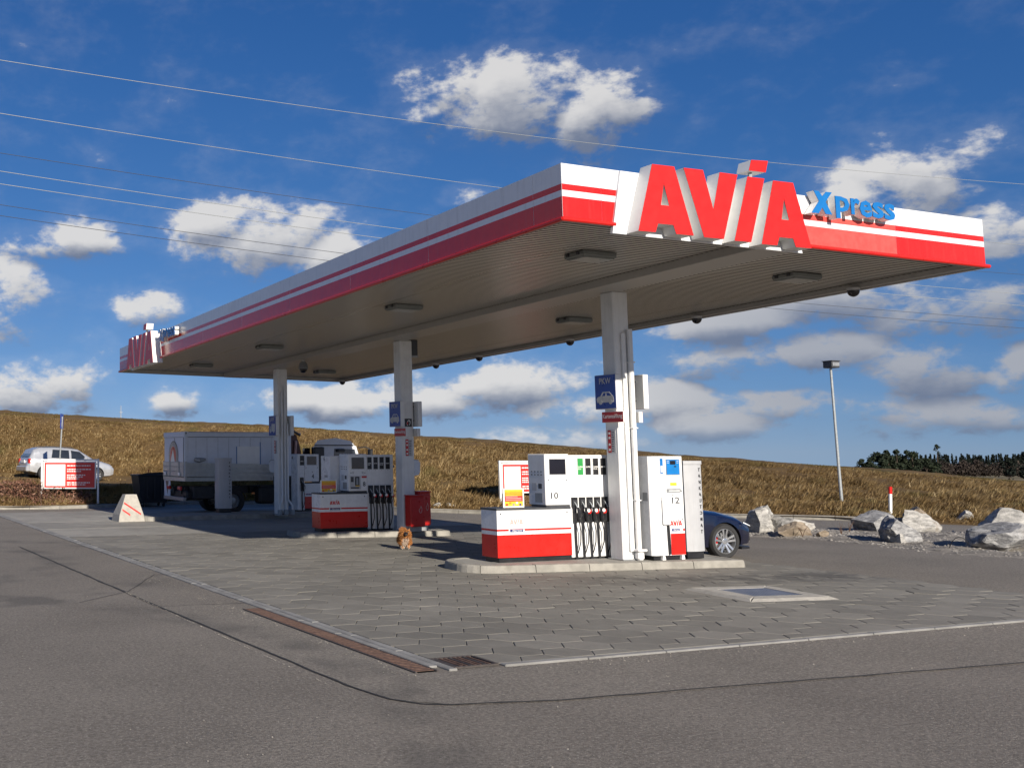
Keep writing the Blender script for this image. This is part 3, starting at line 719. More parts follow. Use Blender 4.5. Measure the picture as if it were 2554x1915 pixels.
def fontletter(ch, label, x0, x1, z0, z1):
    t = thing('letter_'+ch, label, 'letter', (x0, -.02, z0), 0, G2); w, h = x1-x0, z1-z0
    fit_text(ch, BLUES, 0, w, 0, h, (0, -.142, 0), t, name='letter_face', depth=.006, bold=.028)
    fit_text(ch, CREAM, 0, w, 0, h, (0, -.0775, 0), t, name='letter_return', depth=.058, bold=.028); return (t, x0, z0)
LET.append((letter('letter_x', 'large blue raised letter X standing above the fascia stripes', X_, (4.42, -.02, 5.63), BLUES, CREAM, .13, G2), 4.42, 5.63))
LET.append(fontletter('p', 'blue raised letter p right after the big blue X on the sunlit end', 4.91, 5.20, 5.585, 5.925))
LET.append(fontletter('r', 'blue raised letter r between p and e on the sunlit canopy end', 5.23, 5.42, 5.665, 5.92))
LET.append(fontletter('e', 'blue raised letter e with a gap on the sunlit canopy end', 5.415, 5.675, 5.64, 5.905))
LET.append(fontletter('s', 'blue raised letter s beside the e on the sunlit canopy end', 5.685, 5.925, 5.645, 5.90))
LET.append(fontletter('s', 'blue raised letter s ending the word on the sunlit canopy end', 5.935, 6.17, 5.635, 5.895))
FARL = ['shaded red letter A at the far corner of the canopy', 'shaded red letter V near the far corner of the canopy', 'shaded red letter i with dot near the far canopy corner', 'shaded red letter A beside the small dark blue X far away',
        'dark blue letter X on the shaded long fascia, far end', 'dark blue letter p on the shaded long fascia, far end', 'dark blue letter r on the shaded long fascia, far end', 'dark blue letter e on the shaded long fascia, far end',
        'dark blue letter s before the last one on the shaded long fascia', 'dark blue letter s ending the word on the shaded long fascia']
for (t, u0, v0), lb in zip(LET, FARL):
    yy, zz_ = mapfar(u0, v0); dup(t, lb, Vector((t.location.y, yy, zz_)), -math.pi/2, scale=(.90, 1, 1))
# ---- lamps and cameras under the soffit
def lamp_unit():
    t = thing('canopy_light', '', 'lamp', (0, 0, 0), 0, 'lamps under the canopy soffit')
    m_ = MB(); m_.box(-.33, .33, -.24, .24, -.09, .0, LIGHTH, .02); m_.build('housing', t)
    m_ = MB(); m_.box(-.30, .30, -.21, .21, -.102, -.088, LIGHTH, .004); m_.build('frame', t)
    for k in range(4): m_ = MB(); m_.box(-.28, .28, -.185+k*.095, -.105+k*.095, -.116, -.10, LIGHTD, .006); m_.build('diffuser', t)
    for yk in (-.14, .1): m_ = MB(); m_.box(-.36, -.33, yk, yk+.05, -.07, -.02, DARK, .005); m_.build('bracket', t)
    return t
LP = [(2.1, 1.95, 'square lamp under the soffit nearest the sunlit left corner'), (6.6, 2.0, 'square lamp under the soffit below the blue lettering'), (2.0, 7.55, 'square lamp under the soffit left of the middle column top'), (6.4, 7.6, 'square lamp under the soffit just left of the near column'),
      (2.1, 14.85, 'square lamp under the soffit left of the far column top'), (2.0, 20.1, 'square lamp under the soffit at the far left end'), (6.5, 20.3, 'square lamp under the soffit between middle and far columns')]
t0 = lamp_unit()
for i, (x, y, lb) in enumerate(LP):
    t = t0 if i == 0 else dup(t0, lb); t['label'] = lb; t.location = (x, y, zc(x, y)+.116); t.rotation_euler = (0, math.atan(-SXc), 0)
def dome_cam():
    t = thing('dome_camera', '', 'camera', (0, 0, 0), 0, 'dome cameras under the canopy')
    m_ = MB(); m_.cyl((0, 0, -.05), (0, 0, 0), .11, LIGHTG, 14); m_.build('mount', t)
    m_ = MB(); pts = [(0, 0, -.05-.115*math.sin(k/6*math.pi/2)) for k in range(7)]; m_.tube(pts, [max(.004, .105*math.cos(k/6*math.pi/2)) for k in range(7)], SCREEN, 14); m_.build('dome', t); return t
CAMS = [(8.2, 2.2, 'black dome camera under the outer soffit edge nearest the sunlit end'), (8.2, 5.87, 'black dome camera right of the near column on the soffit edge'), (8.2, 9.96, 'black dome camera just left of the near column on the soffit edge'),
        (8.2, 13.86, 'black dome camera on the soffit edge, first one right of the middle column'), (8.2, 16.12, 'black dome camera on the soffit edge close to the middle column'), (8.2, 22.3, 'black dome camera in the farthest canopy corner')]
t0 = dome_cam()
for i, (x, y, lb) in enumerate(CAMS):
    t = t0 if i == 0 else dup(t0, lb); t['label'] = lb; t.location = (x, y, zc(x, y)+.03)
t = thing('hanging_camera', 'white bell shaped camera hanging beside the beam near the far column', 'camera', (3.95, 16.6, zc(3.95, 16.6)-.022))
m_ = MB(); m_.cyl((0, 0, -.04), (0, 0, 0), .05, LIGHTG, 10); m_.tube([(0, 0, -.04), (0, 0, -.10), (0, 0, -.26)], [.06, .12, .15], GREY, 14); m_.build('housing', t)
m_ = MB(); m_.tube([(0, 0, -.26-.12*math.sin(k/5*math.pi/2)) for k in range(6)], [max(.004, .12*math.cos(k/5*math.pi/2)) for k in range(6)], SCREEN, 14); m_.build('dome', t)
t = thing('control_box', 'slim dark grey box fixed high on the middle column', 'box', (4.66, 11.62, 4.47))
m_ = MB(); m_.box(-.085, .09, -.1, .1, .05, .45, DARK, .01); m_.build('housing', t)
m_ = MB(); m_.box(-.09, .10, -.105, .105, .0, .05, GREY, .005); m_.build('cover', t)
# ================================================================ SIGNS ON THE COLUMNS
CARP = [[(-.22, .02), (-.235, .09), (-.20, .125), (-.13, .14), (-.07, .215), (.10, .215), (.195, .13), (.215, .07), (.21, .02)], [(-.095, .14), (-.05, .195), (.005, .195), (.005, .14)], [(.025, .14), (.025, .195), (.095, .195), (.155, .14)]]
LKWP = [[(-.20, .03), (-.20, .13), (-.13, .20), (-.07, .20), (-.07, .06), (-.05, .06), (-.05, .27), (.21, .27), (.21, .03)], [(-.165, .125), (-.125, .17), (-.09, .17), (-.09, .125)]]
def wheel_poly(cx, r): return [(cx+r*math.cos(k*math.pi/7), .025+r*math.sin(k*math.pi/7)) for k in range(14)]
def lane_sign(word, pic, label, loc):
    t = thing('lane_sign', label, 'sign', loc, 0, 'blue lane signs on the columns')
    m_ = MB(); m_.box(-.12, -.004, -.275, .275, 0, .63, WHITE, .008); m_.build('sign_box', t)
    m_ = MB(); m_.box(-.124, -.121, -.268, .268, .007, .623, NAVY); m_.build('sign_face', t)
    fit_text(word, LIGHTG, -.15, .15, .46, .57, (-.126, 0, 0), t, LEFT, depth=.001, bold=.012)
    m_ = MB(); m_.prism(pic, (-.127, 0, .10), (0, -1, 0), (0, 0, 1), .003, LIGHTG); m_.build('pictogram', t)
    for cx in (-.13, .13):
        m_ = MB(); m_.prism(wheel_poly(cx, .042), (-.129, 0, .10), (0, -1, 0), (0, 0, 1), .002, LIGHTG); m_.build('pictogram', t)
    for zz_ in (.14, .49): m_ = MB(); m_.box(-.004, .004, -.10, .10, zz_, zz_+.03, GREY); m_.build('bracket', t)
    return t
def pay_sign(label, loc):
    t = thing('payment_sign', label, 'sign', loc, 0, 'red card payment signs on the columns')
    m_ = MB(); m_.box(-.028, 0.06, -.275, .275, 0, .195, WHITE, .004); m_.build('sign_box', t); m_ = MB(); m_.box(-.031, -.0285, -.272, .272, .003, .192, EXTRED); m_.build('sign_face', t)
    fit_text('Kartenzahlung', CREAM, -.25, .25, .055, .15, (-.033, 0, 0), t, LEFT, depth=.001, bold=.008); return t
p1 = lane_sign('PKW', CARP, 'blue PKW sign with white car, on the near column', (4.215, 4.035, 2.86))
dup(p1, 'back of the twin lane sign on the right side of the near column, sunlit', (4.72, 4.035, 2.86), math.pi)
dup(p1, 'blue PKW sign with white car, on the shaded middle column', (4.215, 11.6, 2.72))
dup(p1, 'back of the twin lane sign on the right side of the middle column', (4.60, 11.62, 2.72), math.pi)
p3 = lane_sign('LKW', LKWP, 'blue LKW sign with white lorry, on the far column', (4.215, 19.25, 2.62))
dup(p3, 'back of the twin lane sign on the right side of the far column', (4.60, 19.25, 2.62), math.pi)
k1 = pay_sign('red Kartenzahlung sign on the near column, partly in sun', (4.17, 3.93, 2.615))
dup(k1, 'small sign below the twin lane sign on the right side of the near column', (4.645, 4.03, 2.61), math.pi)
dup(k1, 'red Kartenzahlung sign on the middle column', (4.17, 11.45, 2.48)); dup(k1, 'small sign below the twin lane sign on the right side of the middle column', (4.63, 11.62, 2.48), math.pi)
def ban_strip(label, loc, rz=0.):
    t = thing('prohibition_strip', label, 'sign', loc, rz, 'narrow red prohibition strips on the columns')
    m_ = MB(); m_.box(-.10, .10, -.006, -.001, 0, .42, LIGHTG); m_.build('backing', t)
    m_ = MB(); m_.box(-.095, -.015, -.009, -.007, .005, .415, EXTRED); m_.build('red_band', t)
    for z in (.06, .155, .275, .36):
        m_ = MB(); m_.prism([(-.055+.024*math.cos(k*math.pi/5), z+.024*math.sin(k*math.pi/5)) for k in range(10)], (0, -.011, 0), (1, 0, 0), (0, 0, 1), .002, CREAM); m_.build('pictogram', t)
    for k in range(9): m_ = MB(); m_.box(.0, .045+.03*random.random(), -.0085, -.0065, .03+k*.042, .045+k*.042, DARK); m_.build('print_line', t)
    return t
s1 = ban_strip('red prohibition strip below the Kartenzahlung sign on the near column', (4.219, 4.06, 2.06), -math.pi/2)
dup(s1, 'red prohibition strip with symbols on the front of the middle column', (4.415, 11.499, 1.99), 0.)
dup(s1, 'red prohibition strip on the far column beside the parked lorry', (4.219, 19.27, 2.05), -math.pi/2)
t = thing('fire_sign', 'black square sign with a white flame on the middle column', 'sign', (4.31, 11.498, 2.72))
m_ = MB(); m_.box(0, .20, -.006, -.001, 0, .20, BLACK); m_.build('sign_plate', t)
m_ = MB(); m_.prism([[(.06, .03), (.05, .09), (.075, .13), (.10, .17), (.155, .16), (.165, .10), (.14, .04), (.12, .03), (.145, .10), (.13, .14), (.10, .145), (.085, .11), (.09, .03)]], (0, -.008, 0), (1, 0, 0), (0, 0, 1), .002, CREAM); m_.build('pictogram', t)
m_ = MB(); m_.box(.055, .09, -.0105, -.0085, .05, .12, EXTRED); m_.build('pictogram', t)
def towel(label, loc, rz):
    t = thing('towel_dispenser', label, 'dispenser', loc, rz, 'paper towel dispensers on the columns')
    m_ = MB(); m_.prism([(0, -.05), (.12, -.03), (.165, .04), (.175, .26), (.12, .33), (0, .345)], (0, -.14, 0), (1, 0, 0), (0, 0, 1), -.28, TRUCKW); m_.build('dispenser_body', t)
    m_ = MB(); m_.prism([(.0, .345), (.12, .332), (.178, .262), (.178, .28), (.125, .35), (0, .362)], (0, -.143, 0), (1, 0, 0), (0, 0, 1), -.286, GREY); m_.build('lid', t); return t
w1 = towel('grey rounded towel dispenser on the right side of the middle column', (4.572, 11.67, 1.55), 0); dup(w1, 'pale rounded towel dispenser on the left side of the far column', (4.218, 19.28, 1.5), math.pi)
def ext_box(label, loc, sc, fire=True):
    t = thing('extinguisher_box', label, 'box', loc, 0, 'red boxes at the middle column')
    m_ = MB(); m_.box(-.2, .2, -.14, .14, 0, .74, EXTRED, .02); m_.build('cabinet', t)
    m_ = MB(); m_.box(-.17, .19, -.152, -.141, .03, .68, EXTRED, .008); d = m_.build('door', t)
    m_ = MB(); m_.cyl((.06, -.17, .60), (.06, -.152, .60), .03, EXTRED, 10); m_.build('lock', d)
    m_ = MB(); m_.prism([[(-.01, .35), (-.04, .40), (-.035, .44), (.0, .475), (.02, .53), (.055, .46), (.05, .39), (.025, .35)], [(.0, .362), (-.025, .405), (-.022, .435), (.01, .468), (.022, .50), (.042, .45), (.038, .395), (.018, .362)]], (.06, -.154, -.02), (1, 0, 0), (0, 0, 1), .001, FADED); m_.build('pictogram', d)
    m_ = MB(); m_.box(-.215, .215, -.165, .14, .735, .765, EXTRED, .008); m_.build('lid', t)
    m_ = MB(); m_.box(-.12, .2, .02, .1, -.13, .0, GREY, .005); m_.build('foot', t); return t
e1 = ext_box('red fire extinguisher box with flame mark in front of the middle column', (4.39, 11.24, .275), 1)
dup(e1, 'taller red box standing behind the extinguisher box', (4.78, 11.52, .28), 0., scale=(.8, .9, 1.1))
# ================================================================ FUEL DISPENSERS
AV = [[[(0+u*.3, v*.3) for u, v in L] for L in A_], [[(.255+u*.3, v*.3) for u, v in V_[0]]], [[(.515+u*.3, v*.3) for u, v in I_[0]]], [[(.515+u*.3, v*.3) for u, v in D_[0]]], [[(.67+u*.3, v*.3) for u, v in L] for L in A_]]
def avia(parent, x, z, y, w, mt):
    s_ = w/.96; m_ = MB()
    for L in AV: m_.prism([[(u*s_, v*s_) for u, v in q] for q in L], (x, y, z), (1, 0, 0), (0, 0, 1), .0015, mt)
    return m_.build('brand_lettering', parent)
def xlabel(parent, x0, x1, z0, z1, y):
    m_ = MB(); m_.box(x0, x1, y-.002, y, z0, z1, DARKBLUE); m_.box(x0-.03, x0-.004, y-.002, y, z0, z1, CREAM); m_.box(x1+.004, x1+.03, y-.002, y, z0, z1, CREAM); l = m_.build('label_plate', parent); h = z1-z0
    fit_text('Xpress', CREAM, x0+.03, x1-.02, z0+h*.15, z1-h*.15, (0, y-.004, 0), l, depth=.001, bold=.02, shear=.2)
def nozzle(parent, x, y, disc, holes=True):
    m_ = MB(); m_.prism([(-.066, 1.11), (.066, 1.11), (.066, .945), (.035, .90), (.035, .83), (-.045, .83), (-.045, .90), (-.066, .945)], (x, y-.022, 0), (1, 0, 0), (0, 0, 1), .022, BLACK)
    m_.box(x-.045, x+.05, y-.075, y-.002, .66, .83, BLACK, .012); h = m_.build('nozzle_boot', parent)
    m_ = MB(); m_.prism([[(-.042, 1.06), (.042, 1.06), (.042, .97), (-.042, .97)], [(-.024, 1.04), (.024, 1.04), (.024, .99), (-.024, .99)]], (x, y-.03, 0), (1, 0, 0), (0, 0, 1), .008, DARK); m_.build('boot_frame', h)
    nz_ = MB(); nz_.tube([(x-.025, y-.04, 1.03), (x+.005, y-.06, .965), (x+.015, y-.085, .90)], [.010, .011, .014], GALV, 7)
    nz_.tube([(x+.012, y-.085, .93), (x+.02, y-.105, .84), (x+.01, y-.095, .74), (x+.03, y-.09, .66)], [.02, .033, .028, .018], BLACK, 8)
    nz_.tube([(x+.045, y-.10, .86), (x+.075, y-.135, .80), (x+.05, y-.12, .70)], .008, BLACK, 6); nb = nz_.build('nozzle', parent)
    if disc:
        m_ = MB(); m_.cyl((x+.065, y-.125, .855), (x+.065, y-.105, .855), .045, RED, 14); m_.build('nozzle_disc', nb)
        m_ = MB(); m_.cyl((x+.042, y-.135, .875), (x+.042, y-.127, .875), .034, CREAM, 12); m_.build('nozzle_disc', nb)
    hs = MB(); hs.tube([(x-.01, y-.035, .66), (x-.004, y-.03, .3), (x+.005, y-.03, .02)], .019, RUBBER, 7)
    bul = random.uniform(.045, .085)
    hs.tube([(x+.03, y-.09, .66), (x+.045+bul*.4, y-.075, .5), (x+.04+bul*.5, y-.06, .3), (x+.03, y-.045, .15), (x+.008, y-.03, .08)], .011, RUBBER, 7); hs.build('hose', parent)
def grade(parent, x, y, w, col, words):
    m_ = MB(); m_.box(x, x+w, y-.006, y, 1.51, 1.82, LIGHTG); g = m_.build('grade_panel', parent)
    m_ = MB(); m_.box(x+.006, x+w-.006, y-.009, y-.0062, 1.516, 1.814, col); m_.build('grade_face', g)
    for k, wd_ in enumerate(words): fit_text(wd_, CREAM, x+.012, x+.012+min(w-.024, .021*len(wd_)), 1.645-k*.036, 1.672-k*.036, (0, y-.0105, 0), g, depth=.0008, bold=.02)
    m_ = MB(); m_.cyl((x+w/2, y-.008, 1.485), (x+w/2, y, 1.485), .007, DARK, 8); m_.build('button', g)
def banded(x0, x1, y0, y1, name, parent, y_front_only=False):
    m_ = MB(); zs = [(.08, .475, RED), (.475, .54, WHITEM), (.54, .575, RED), (.575, .905, WHITEM)]
    for z0, z1, mt in zs:
        m_.add([(x0, y0, z0), (x1, y0, z0), (x1, y0, z1), (x0, y0, z1)], [(0, 1, 2, 3)], mt)
        m_.add([(x0, y1, z0), (x0, y0, z0), (x0, y0, z1), (x0, y1, z1)], [(0, 1, 2, 3)], mt)
        m_.add([(x1, y0, z0), (x1, y1, z0), (x1, y1, z1), (x1, y0, z1)], [(0, 1, 2, 3)], mt)
        m_.add([(x1, y1, z0), (x0, y1, z0), (x0, y1, z1), (x1, y1, z1)], [(0, 1, 2, 3)], mt)
    m_.add([(x0, y0, .08), (x1, y0, .08), (x1, y1, .08), (x0, y1, .08)], [(0, 1, 2, 3)], DARK)
    return m_.build(name, parent)
def screws(parent, pts, y, r=.014):
    for x, z in pts: m_ = MB(); m_.cyl((x, y-.006, z), (x, y+.001, z), r, DARK, 10); m_.build('lock', parent)
def dispenser(label, loc, xh, xs, xe, num, nn, first_green, faded):
    """xh: left edge of the head, xs: of the hose panel, xe: right end"""
    t = thing('fuel_dispenser', label, 'fuel pump', loc, 0, 'fuel pumps on the islands')
    m_ = MB(); m_.box(.05, xe-.03, .04, .44, -.012, .08, BLACK, .004)
    m_.build('plinth', t)
    cb = banded(0, xs-.006, 0, .47, 'cabinet', t)
    m_ = MB(); m_.box(-.012, xs-.006, -.012, .482, .905, .942, DARK, .006); m_.build('worktop', t)
    screws(cb, [(.075, .845), (xs-.09, .845)], 0.)
    avia(cb, .26 if not faded else .27, .655, -.0005, .28, FADED if faded else RED); xlabel(cb, .27, .545, .522, .568, -.002)
    # head with display
    m_ = MB(); m_.box(xh+.03, xs-.02, .03, .46, .942, .975, DARK); m_.build('head_base', t)
    m_ = MB(); m_.box(xh, xs-.004, 0, .49, .975, 1.895, WHITEM, .012); hd = m_.build('head', t)
    sc = (xh+.095, xs-.09)
    m_ = MB(); m_.box(sc[0]-.012, sc[1]+.012, -.004, .0005, 1.515, 1.815, LIGHTG, .002); m_.box(sc[0], sc[1], -.0065, -.0042, 1.527, 1.803, SCREEN); m_.build('display', hd)
    m_ = MB(); m_.box(xh+.012, xs-.016, -.0025, .0005, 1.352, 1.358, LIGHTG); m_.box(xh+.012, xs-.016, -.0025, .0005, 1.878, 1.881, LIGHTG); m_.build('panel_gap', hd)
    screws(hd, [(xh+.07, 1.425), (xs-.07, 1.425)], 0., .012); screws(hd, [(xh+.26, 1.31)], 0., .008)
    for xk in (xh+.13, xs-.13): m_ = MB(); m_.cyl((xk, -.003, 1.43), (xk, .0005, 1.43), .03, LIGHTG, 14); m_.build('speaker_grille', hd)
    # side decals on the shaded side of the head
    for j in range(2):
        for k in range(4): m_ = MB(); m_.box(xh-.0025, xh-.0005, .09+k*.09, .125+k*.09, 1.51+j*.055, 1.53+j*.055, DARK); m_.build('side_mark', hd)
    for (a, c, z0, z1, mt) in ((.10, .20, 1.27, 1.36, DARK), (.24, .38, 1.23, 1.37, LIGHTG), (.09, .30, 1.02, 1.19, GREY)):
        m_ = MB(); m_.box(xh-.0025, xh-.0005, a, c, z0, z1, mt); m_.build('side_notice', hd)
    fit_text(num, DARK, xs-.43 if len(num) > 1 else xs-.13, xs-.265 if len(num) > 1 else xs-.055, 1.09, 1.205, (0, -.002, 0), hd, depth=.001, bold=.018)
    # hose panel
    m_ = MB(); m_.box(xs, xe, .01, .47, .03, 1.875, WHITEM, .010); hp = m_.build('hose_panel', t)
    m_ = MB(); m_.box(xs+.012, xe-.012, .0055, .0102, 1.128, 1.133, LIGHTG); m_.build('panel_gap', hp)
    gw = .13; pg = .173; g0 = xe-.105-gw-3*pg+.01
    words = (['SUPER', 'E10'], ['SUPER'], ['SUPER', 'PLUS'], ['DIESEL'])
    for k in range(4): grade(t, g0+k*pg, .0095, gw, GREEN if (k == 0 and first_green) else BLACK, words[k])
    p0 = xs+.085; pn = .17
    for k in range(nn): nozzle(t, p0+k*pn, .0095, not (k == 0 and nn == 5))
    m_ = MB(); m_.box(xe-.002, xe+.02, .1, .4, .2, 1.7, LIGHTG, .004); m_.build('side_cover', t)
    m_ = MB(); m_.box(xe+.02, xe+.06, .05, .09, 1.55, 1.6, DARK, .006); m_.build('hose_hook', t)
    return t
d10 = dispenser('white fuel pump number 10 with green label and five nozzles, in the sun', (1.87, 4.34, .15), 1.06, 1.60, 2.53, '10', 5, True, True)
d8 = dispenser('shaded fuel pump number 8 with four nozzles beside the middle column', (2.20, 12.03, .15), .79, 1.32, 2.07, '8', 4, False, False)
m_ = MB(); m_.box(.83, 1.13, -.006, .0, 1.02, 1.345, LIGHTG, .003); m_.box(.85, .93, -.009, -.0062, 1.2, 1.33, DARK); m_.box(.97, 1.09, -.009, -.0062, 1.1, 1.33, BLACK); m_.box(1.0, 1.06, -.012, -.0092, 1.13, 1.3, GREY); m_.box(.85, 1.08, -.009, -.0062, 1.04, 1.075, DARK); m_.box(.98, 1.1, -.0115, -.0092, 1.09, 1.115, YELLOW); m_.build('card_reader', d8)
m_ = MB(); m_.box(1.16, 1.30, -.004, .0, 1.30, 1.345, EXTRED); m_.build('red_strip', d8)
t = thing('fuel_dispenser', 'back to back pump cabinet number 6 behind pump 8', 'fuel pump', (2.74, 12.56, .15), 0, 'fuel pumps on the islands')
m_ = MB(); m_.box(.04, 1.5, .03, .45, -.012, .08, BLACK); m_.build('plinth', t)
m_ = MB(); m_.box(0, 1.52, 0, .5, .08, 1.85, WHITEM, .012); cb = m_.build('cabinet', t)
fit_text('6', DARK, -.34, -.27, 1.72, 1.83, (-.002, 0, 0), cb, LEFT, depth=.001, bold=.01); m_ = MB(); m_.box(-.0025, -.0005, .12, .3, 1.3, 1.36, GREY); m_.build('side_notice', cb)
# pump 4
t = thing('fuel_dispenser', 'shaded fuel pump number 4 right of the far column', 'fuel pump', (5.55, 20.53, .15), 0, 'fuel pumps on the islands')
m_ = MB(); m_.box(.03, .9, .04, .44, -.012, .05, BLACK); m_.build('plinth', t)
m_ = MB(); m_.box(0, .26, 0, .5, .03, 1.885, WHITEM, .012); m_.build('hose_panel', t)
m_ = MB(); m_.box(.265, .80, 0, .49, .97, 1.88, WHITEM, .012); hd = m_.build('head', t)
m_ = MB(); m_.box(.34, .72, -.006, 0, 1.51, 1.82, LIGHTG); m_.box(.36, .70, -.009, -.0062, 1.53, 1.80, SCREEN); m_.build('display', hd)
screws(hd, [(.32, 1.43), (.75, 1.43), (.56, 1.29)], 0.)
fit_text('4', DARK, .53, .61, 1.07, 1.22, (0, -.002, 0), hd, depth=.001, bold=.018)
cb = banded(.265, 1.2, .01, .48, 'cabinet', t); m_ = MB(); m_.box(.26, 1.21, 0, .49, .905, .942, DARK); m_.build('worktop', t); xlabel(cb, .32, .56, .522, .568, .008)
m_ = MB(); m_.box(.10, .25, -.006, 0, 1.51, 1.83, BLACK); g = m_.build('grade_panel', t); fit_text('DIESEL', CREAM, .115, .235, 1.63, 1.665, (0, -.0075, 0), g, depth=.0008, bold=.02)
nozzle(t, .16, 0., False); fit_text('4', DARK, -.43, -.33, 1.70, 1.82, (-.002, 0, 0), t, LEFT, depth=.001, bold=.012)
# pump 12
t = thing('fuel_dispenser', 'white fuel pump number 12 with blue display and red lower panel', 'fuel pump', (4.66, 3.63, .15), 0, 'fuel pumps on the islands')
m_ = MB(); m_.box(.05, .70, .05, .42, .0, .08, BLACK); m_.build('plinth', t)
for xk in (.24, .68): m_ = MB(); m_.prism([(-.04, 0), (.04, 0), (.02, .08), (-.02, .08)], (xk, .0, 0), (1, 0, 0), (0, 0, 1), .06, CREAM); m_.build('foot', t)
m_ = MB(); m_.prism([(.0, .05), (.05, .0), (.74, .0), (.74, .5), (.0, .5)], (0, 0, 1.85), (1, 0, 0), (0, 1, 0), 1.77, WHITEM); bd = m_.build('cabinet', t)
for xk in (.115, .195): m_ = MB(); m_.box(xk, xk+.01, -.002, .0005, .1, 1.84, LIGHTG); m_.build('panel_gap', bd)
m_ = MB(); m_.box(.215, .33, -.012, 0, 1.05, 1.83, WHITEM, .006); m_.box(.225, .29, -.016, -.0122, 1.54, 1.81, BLUES); m_.box(.235, .282, -.018, -.0162, 1.56, 1.68, CREAM); m_.build('label_strip', t)
m_ = MB(); m_.box(.365, .685, -.006, 0, 1.51, 1.80, GREY); m_.box(.378, .672, -.009, -.0062, 1.522, 1.788, SCRBLUE); m_.box(.46, .585, -.0115, -.0092, 1.70, 1.77, SCREEN); m_.box(.55, .60, -.0115, -.0092, 1.655, 1.675, SCREEN)
for z in (1.735, 1.765): m_.box(.39, .44, -.0115, -.0092, z-.008, z, LIGHTG); m_.box(.61, .655, -.0115, -.0092, z-.008, z, LIGHTG)
m_.build('display', t)
m_ = MB(); m_.box(.45, .60, -.003, 0, 1.32, 1.375, YELLOW); m_.build('sticker', t)
m_ = MB(); m_.box(.36, .68, -.012, 0, 1.20, 1.265, GREY); m_.box(.40, .66, -.016, -.0122, 1.215, 1.24, LIGHTG); m_.build('card_slot', t)
m_ = MB(); m_.box(.345, .738, -.002, .0005, 1.165, 1.170, LIGHTG); m_.box(.345, .738, -.002, .0005, .745, .75, LIGHTG); m_.build('panel_gap', t)
screws(t, [(.70, 1.225), (.50, 1.145), (.69, .71)], 0., .013)
fit_text('12', DARK, .475, .65, 1.0, 1.115, (0, -.0015, 0), t, depth=.001, bold=.018)
m_ = MB(); m_.box(.225, .40, -.05, 0, .62, 1.14, WHITEM, .02); m_.build('nozzle_holster', t); 
for z in (1.01, .93, .85, .78, .71): m_ = MB(); m_.box(.335, .365, -.053, -.0505, z-.025, z, LIGHTG); m_.build('print_mark', t)
m_ = MB(); m_.tube([(.345, -.025, .62), (.35, -.03, .35), (.36, -.025, .10)], .022, RUBBER, 7); m_.build('hose', t)
avia(t, .405, .605, -.001, .28, RED); xlabel(t, .44, .62, .505, .55, -.001); m_ = MB(); m_.box(.70, .735, -.003, -.0005, .505, .55, RED); m_.build('label_plate', t)
m_ = MB(); m_.box(.41, .738, -.006, 0, .085, .465, RED, .003); m_.build('lower_panel', t)
m_ = MB(); m_.box(-.0025, -.0005, .08, .2, 1.05, 1.2, GREY); m_.build('side_notice', t)
PILLAR = mat('pillar_white_dimmed', (.40, .405, .42), .35, var=.03, dirt=.1, streak=.15)  # white paint darkened to imitate shading on the angled front
# card terminals
def terminal(label, loc, w):
    t = thing('card_terminal', label, 'terminal', loc, 0, 'TANKAUTOMAT payment pillars')
    arc = [(w*k/10, -.05*math.sin(math.pi*k/10)) for k in range(11)]
    m_ = MB(); m_.box(.02, w-.01, .01, .34, 0, .13, BLACK, .006); m_.build('plinth', t)
    m_ = MB(); m_.prism(arc+[(w, .36), (0, .36)], (0, 0, 1.70), (1, 0, 0), (0, 1, 0), 1.57, PILLAR); m_.build('pillar_body', t)
    m_ = MB(); m_.prism([(a-.008 if a < w/2 else a+.008, b_-.012) for a, b_ in arc]+[(w+.008, .37), (-.008, .37)], (0, 0, 1.765), (1, 0, 0), (0, 1, 0), .063, PILLAR); m_.build('cap', t)
    for k, ch in enumerate('TANKAUTOMAT'): 
        xk = w*.80; yk = -.05*math.sin(math.pi*.80)-.005
        text(ch, .088, BLACK, (xk, yk, 1.60-k*.112), t, depth=.001, bold=.022)
    return t
q = terminal('white TANKAUTOMAT pillar at the right end of the near island', (5.44, 3.64, .15), .415)
dup(q, 'shaded TANKAUTOMAT pillar in front of the lorry', (2.83, 20.75, .15), 0, scale=(1.1, 1, 1))
def notice(label, loc, w, h):
    t = thing('notice_board', label, 'notice', loc, 0, 'orange notices standing on pump cabinets')
    m_ = MB(); m_.box(0, w, 0, .02, 0, h, CREAM, .004); m_.build('frame', t)
    a, c = w*.07, w*.93
    m_ = MB()
    for z0, z1, mt in ((.80, .94, YELLOW), (.60, .80, ORANGE), (.32, .60, REDPR), (.07, .32, YELLOW)): m_.box(a, c, -.003, 0, h*z0+.001, h*z1, mt)
    m_.build('print_field', t)
    for k in range(5):
        z = h*(.76-.085*k); m_ = MB(); m_.box(a+.02, c-.03-.08*(k % 3 == 2), -.0045, -.0032, z-.012, z, FADED if k > 1 else YELLOW); m_.build('print_line', t)
    for k, mt in enumerate((REDPR, ORANGE, GREY, CREAM, DARKBLUE)): m_ = MB(); m_.box(a+.02+k*w*.16, a+.02+k*w*.16+.045, -.0045, -.0032, h*.10+.03*(k % 2), h*.2+.03*(k % 2), mt); m_.build('print_mark', t)
    return t
notice('orange and red notice standing on the cabinet of pump 10 in the sun', (2.13, 4.5, 1.092), .45, .34)
notice('orange and red notice standing on the cabinet of pump 8 in the shade', (2.25, 12.1, 1.092), .45, .31)
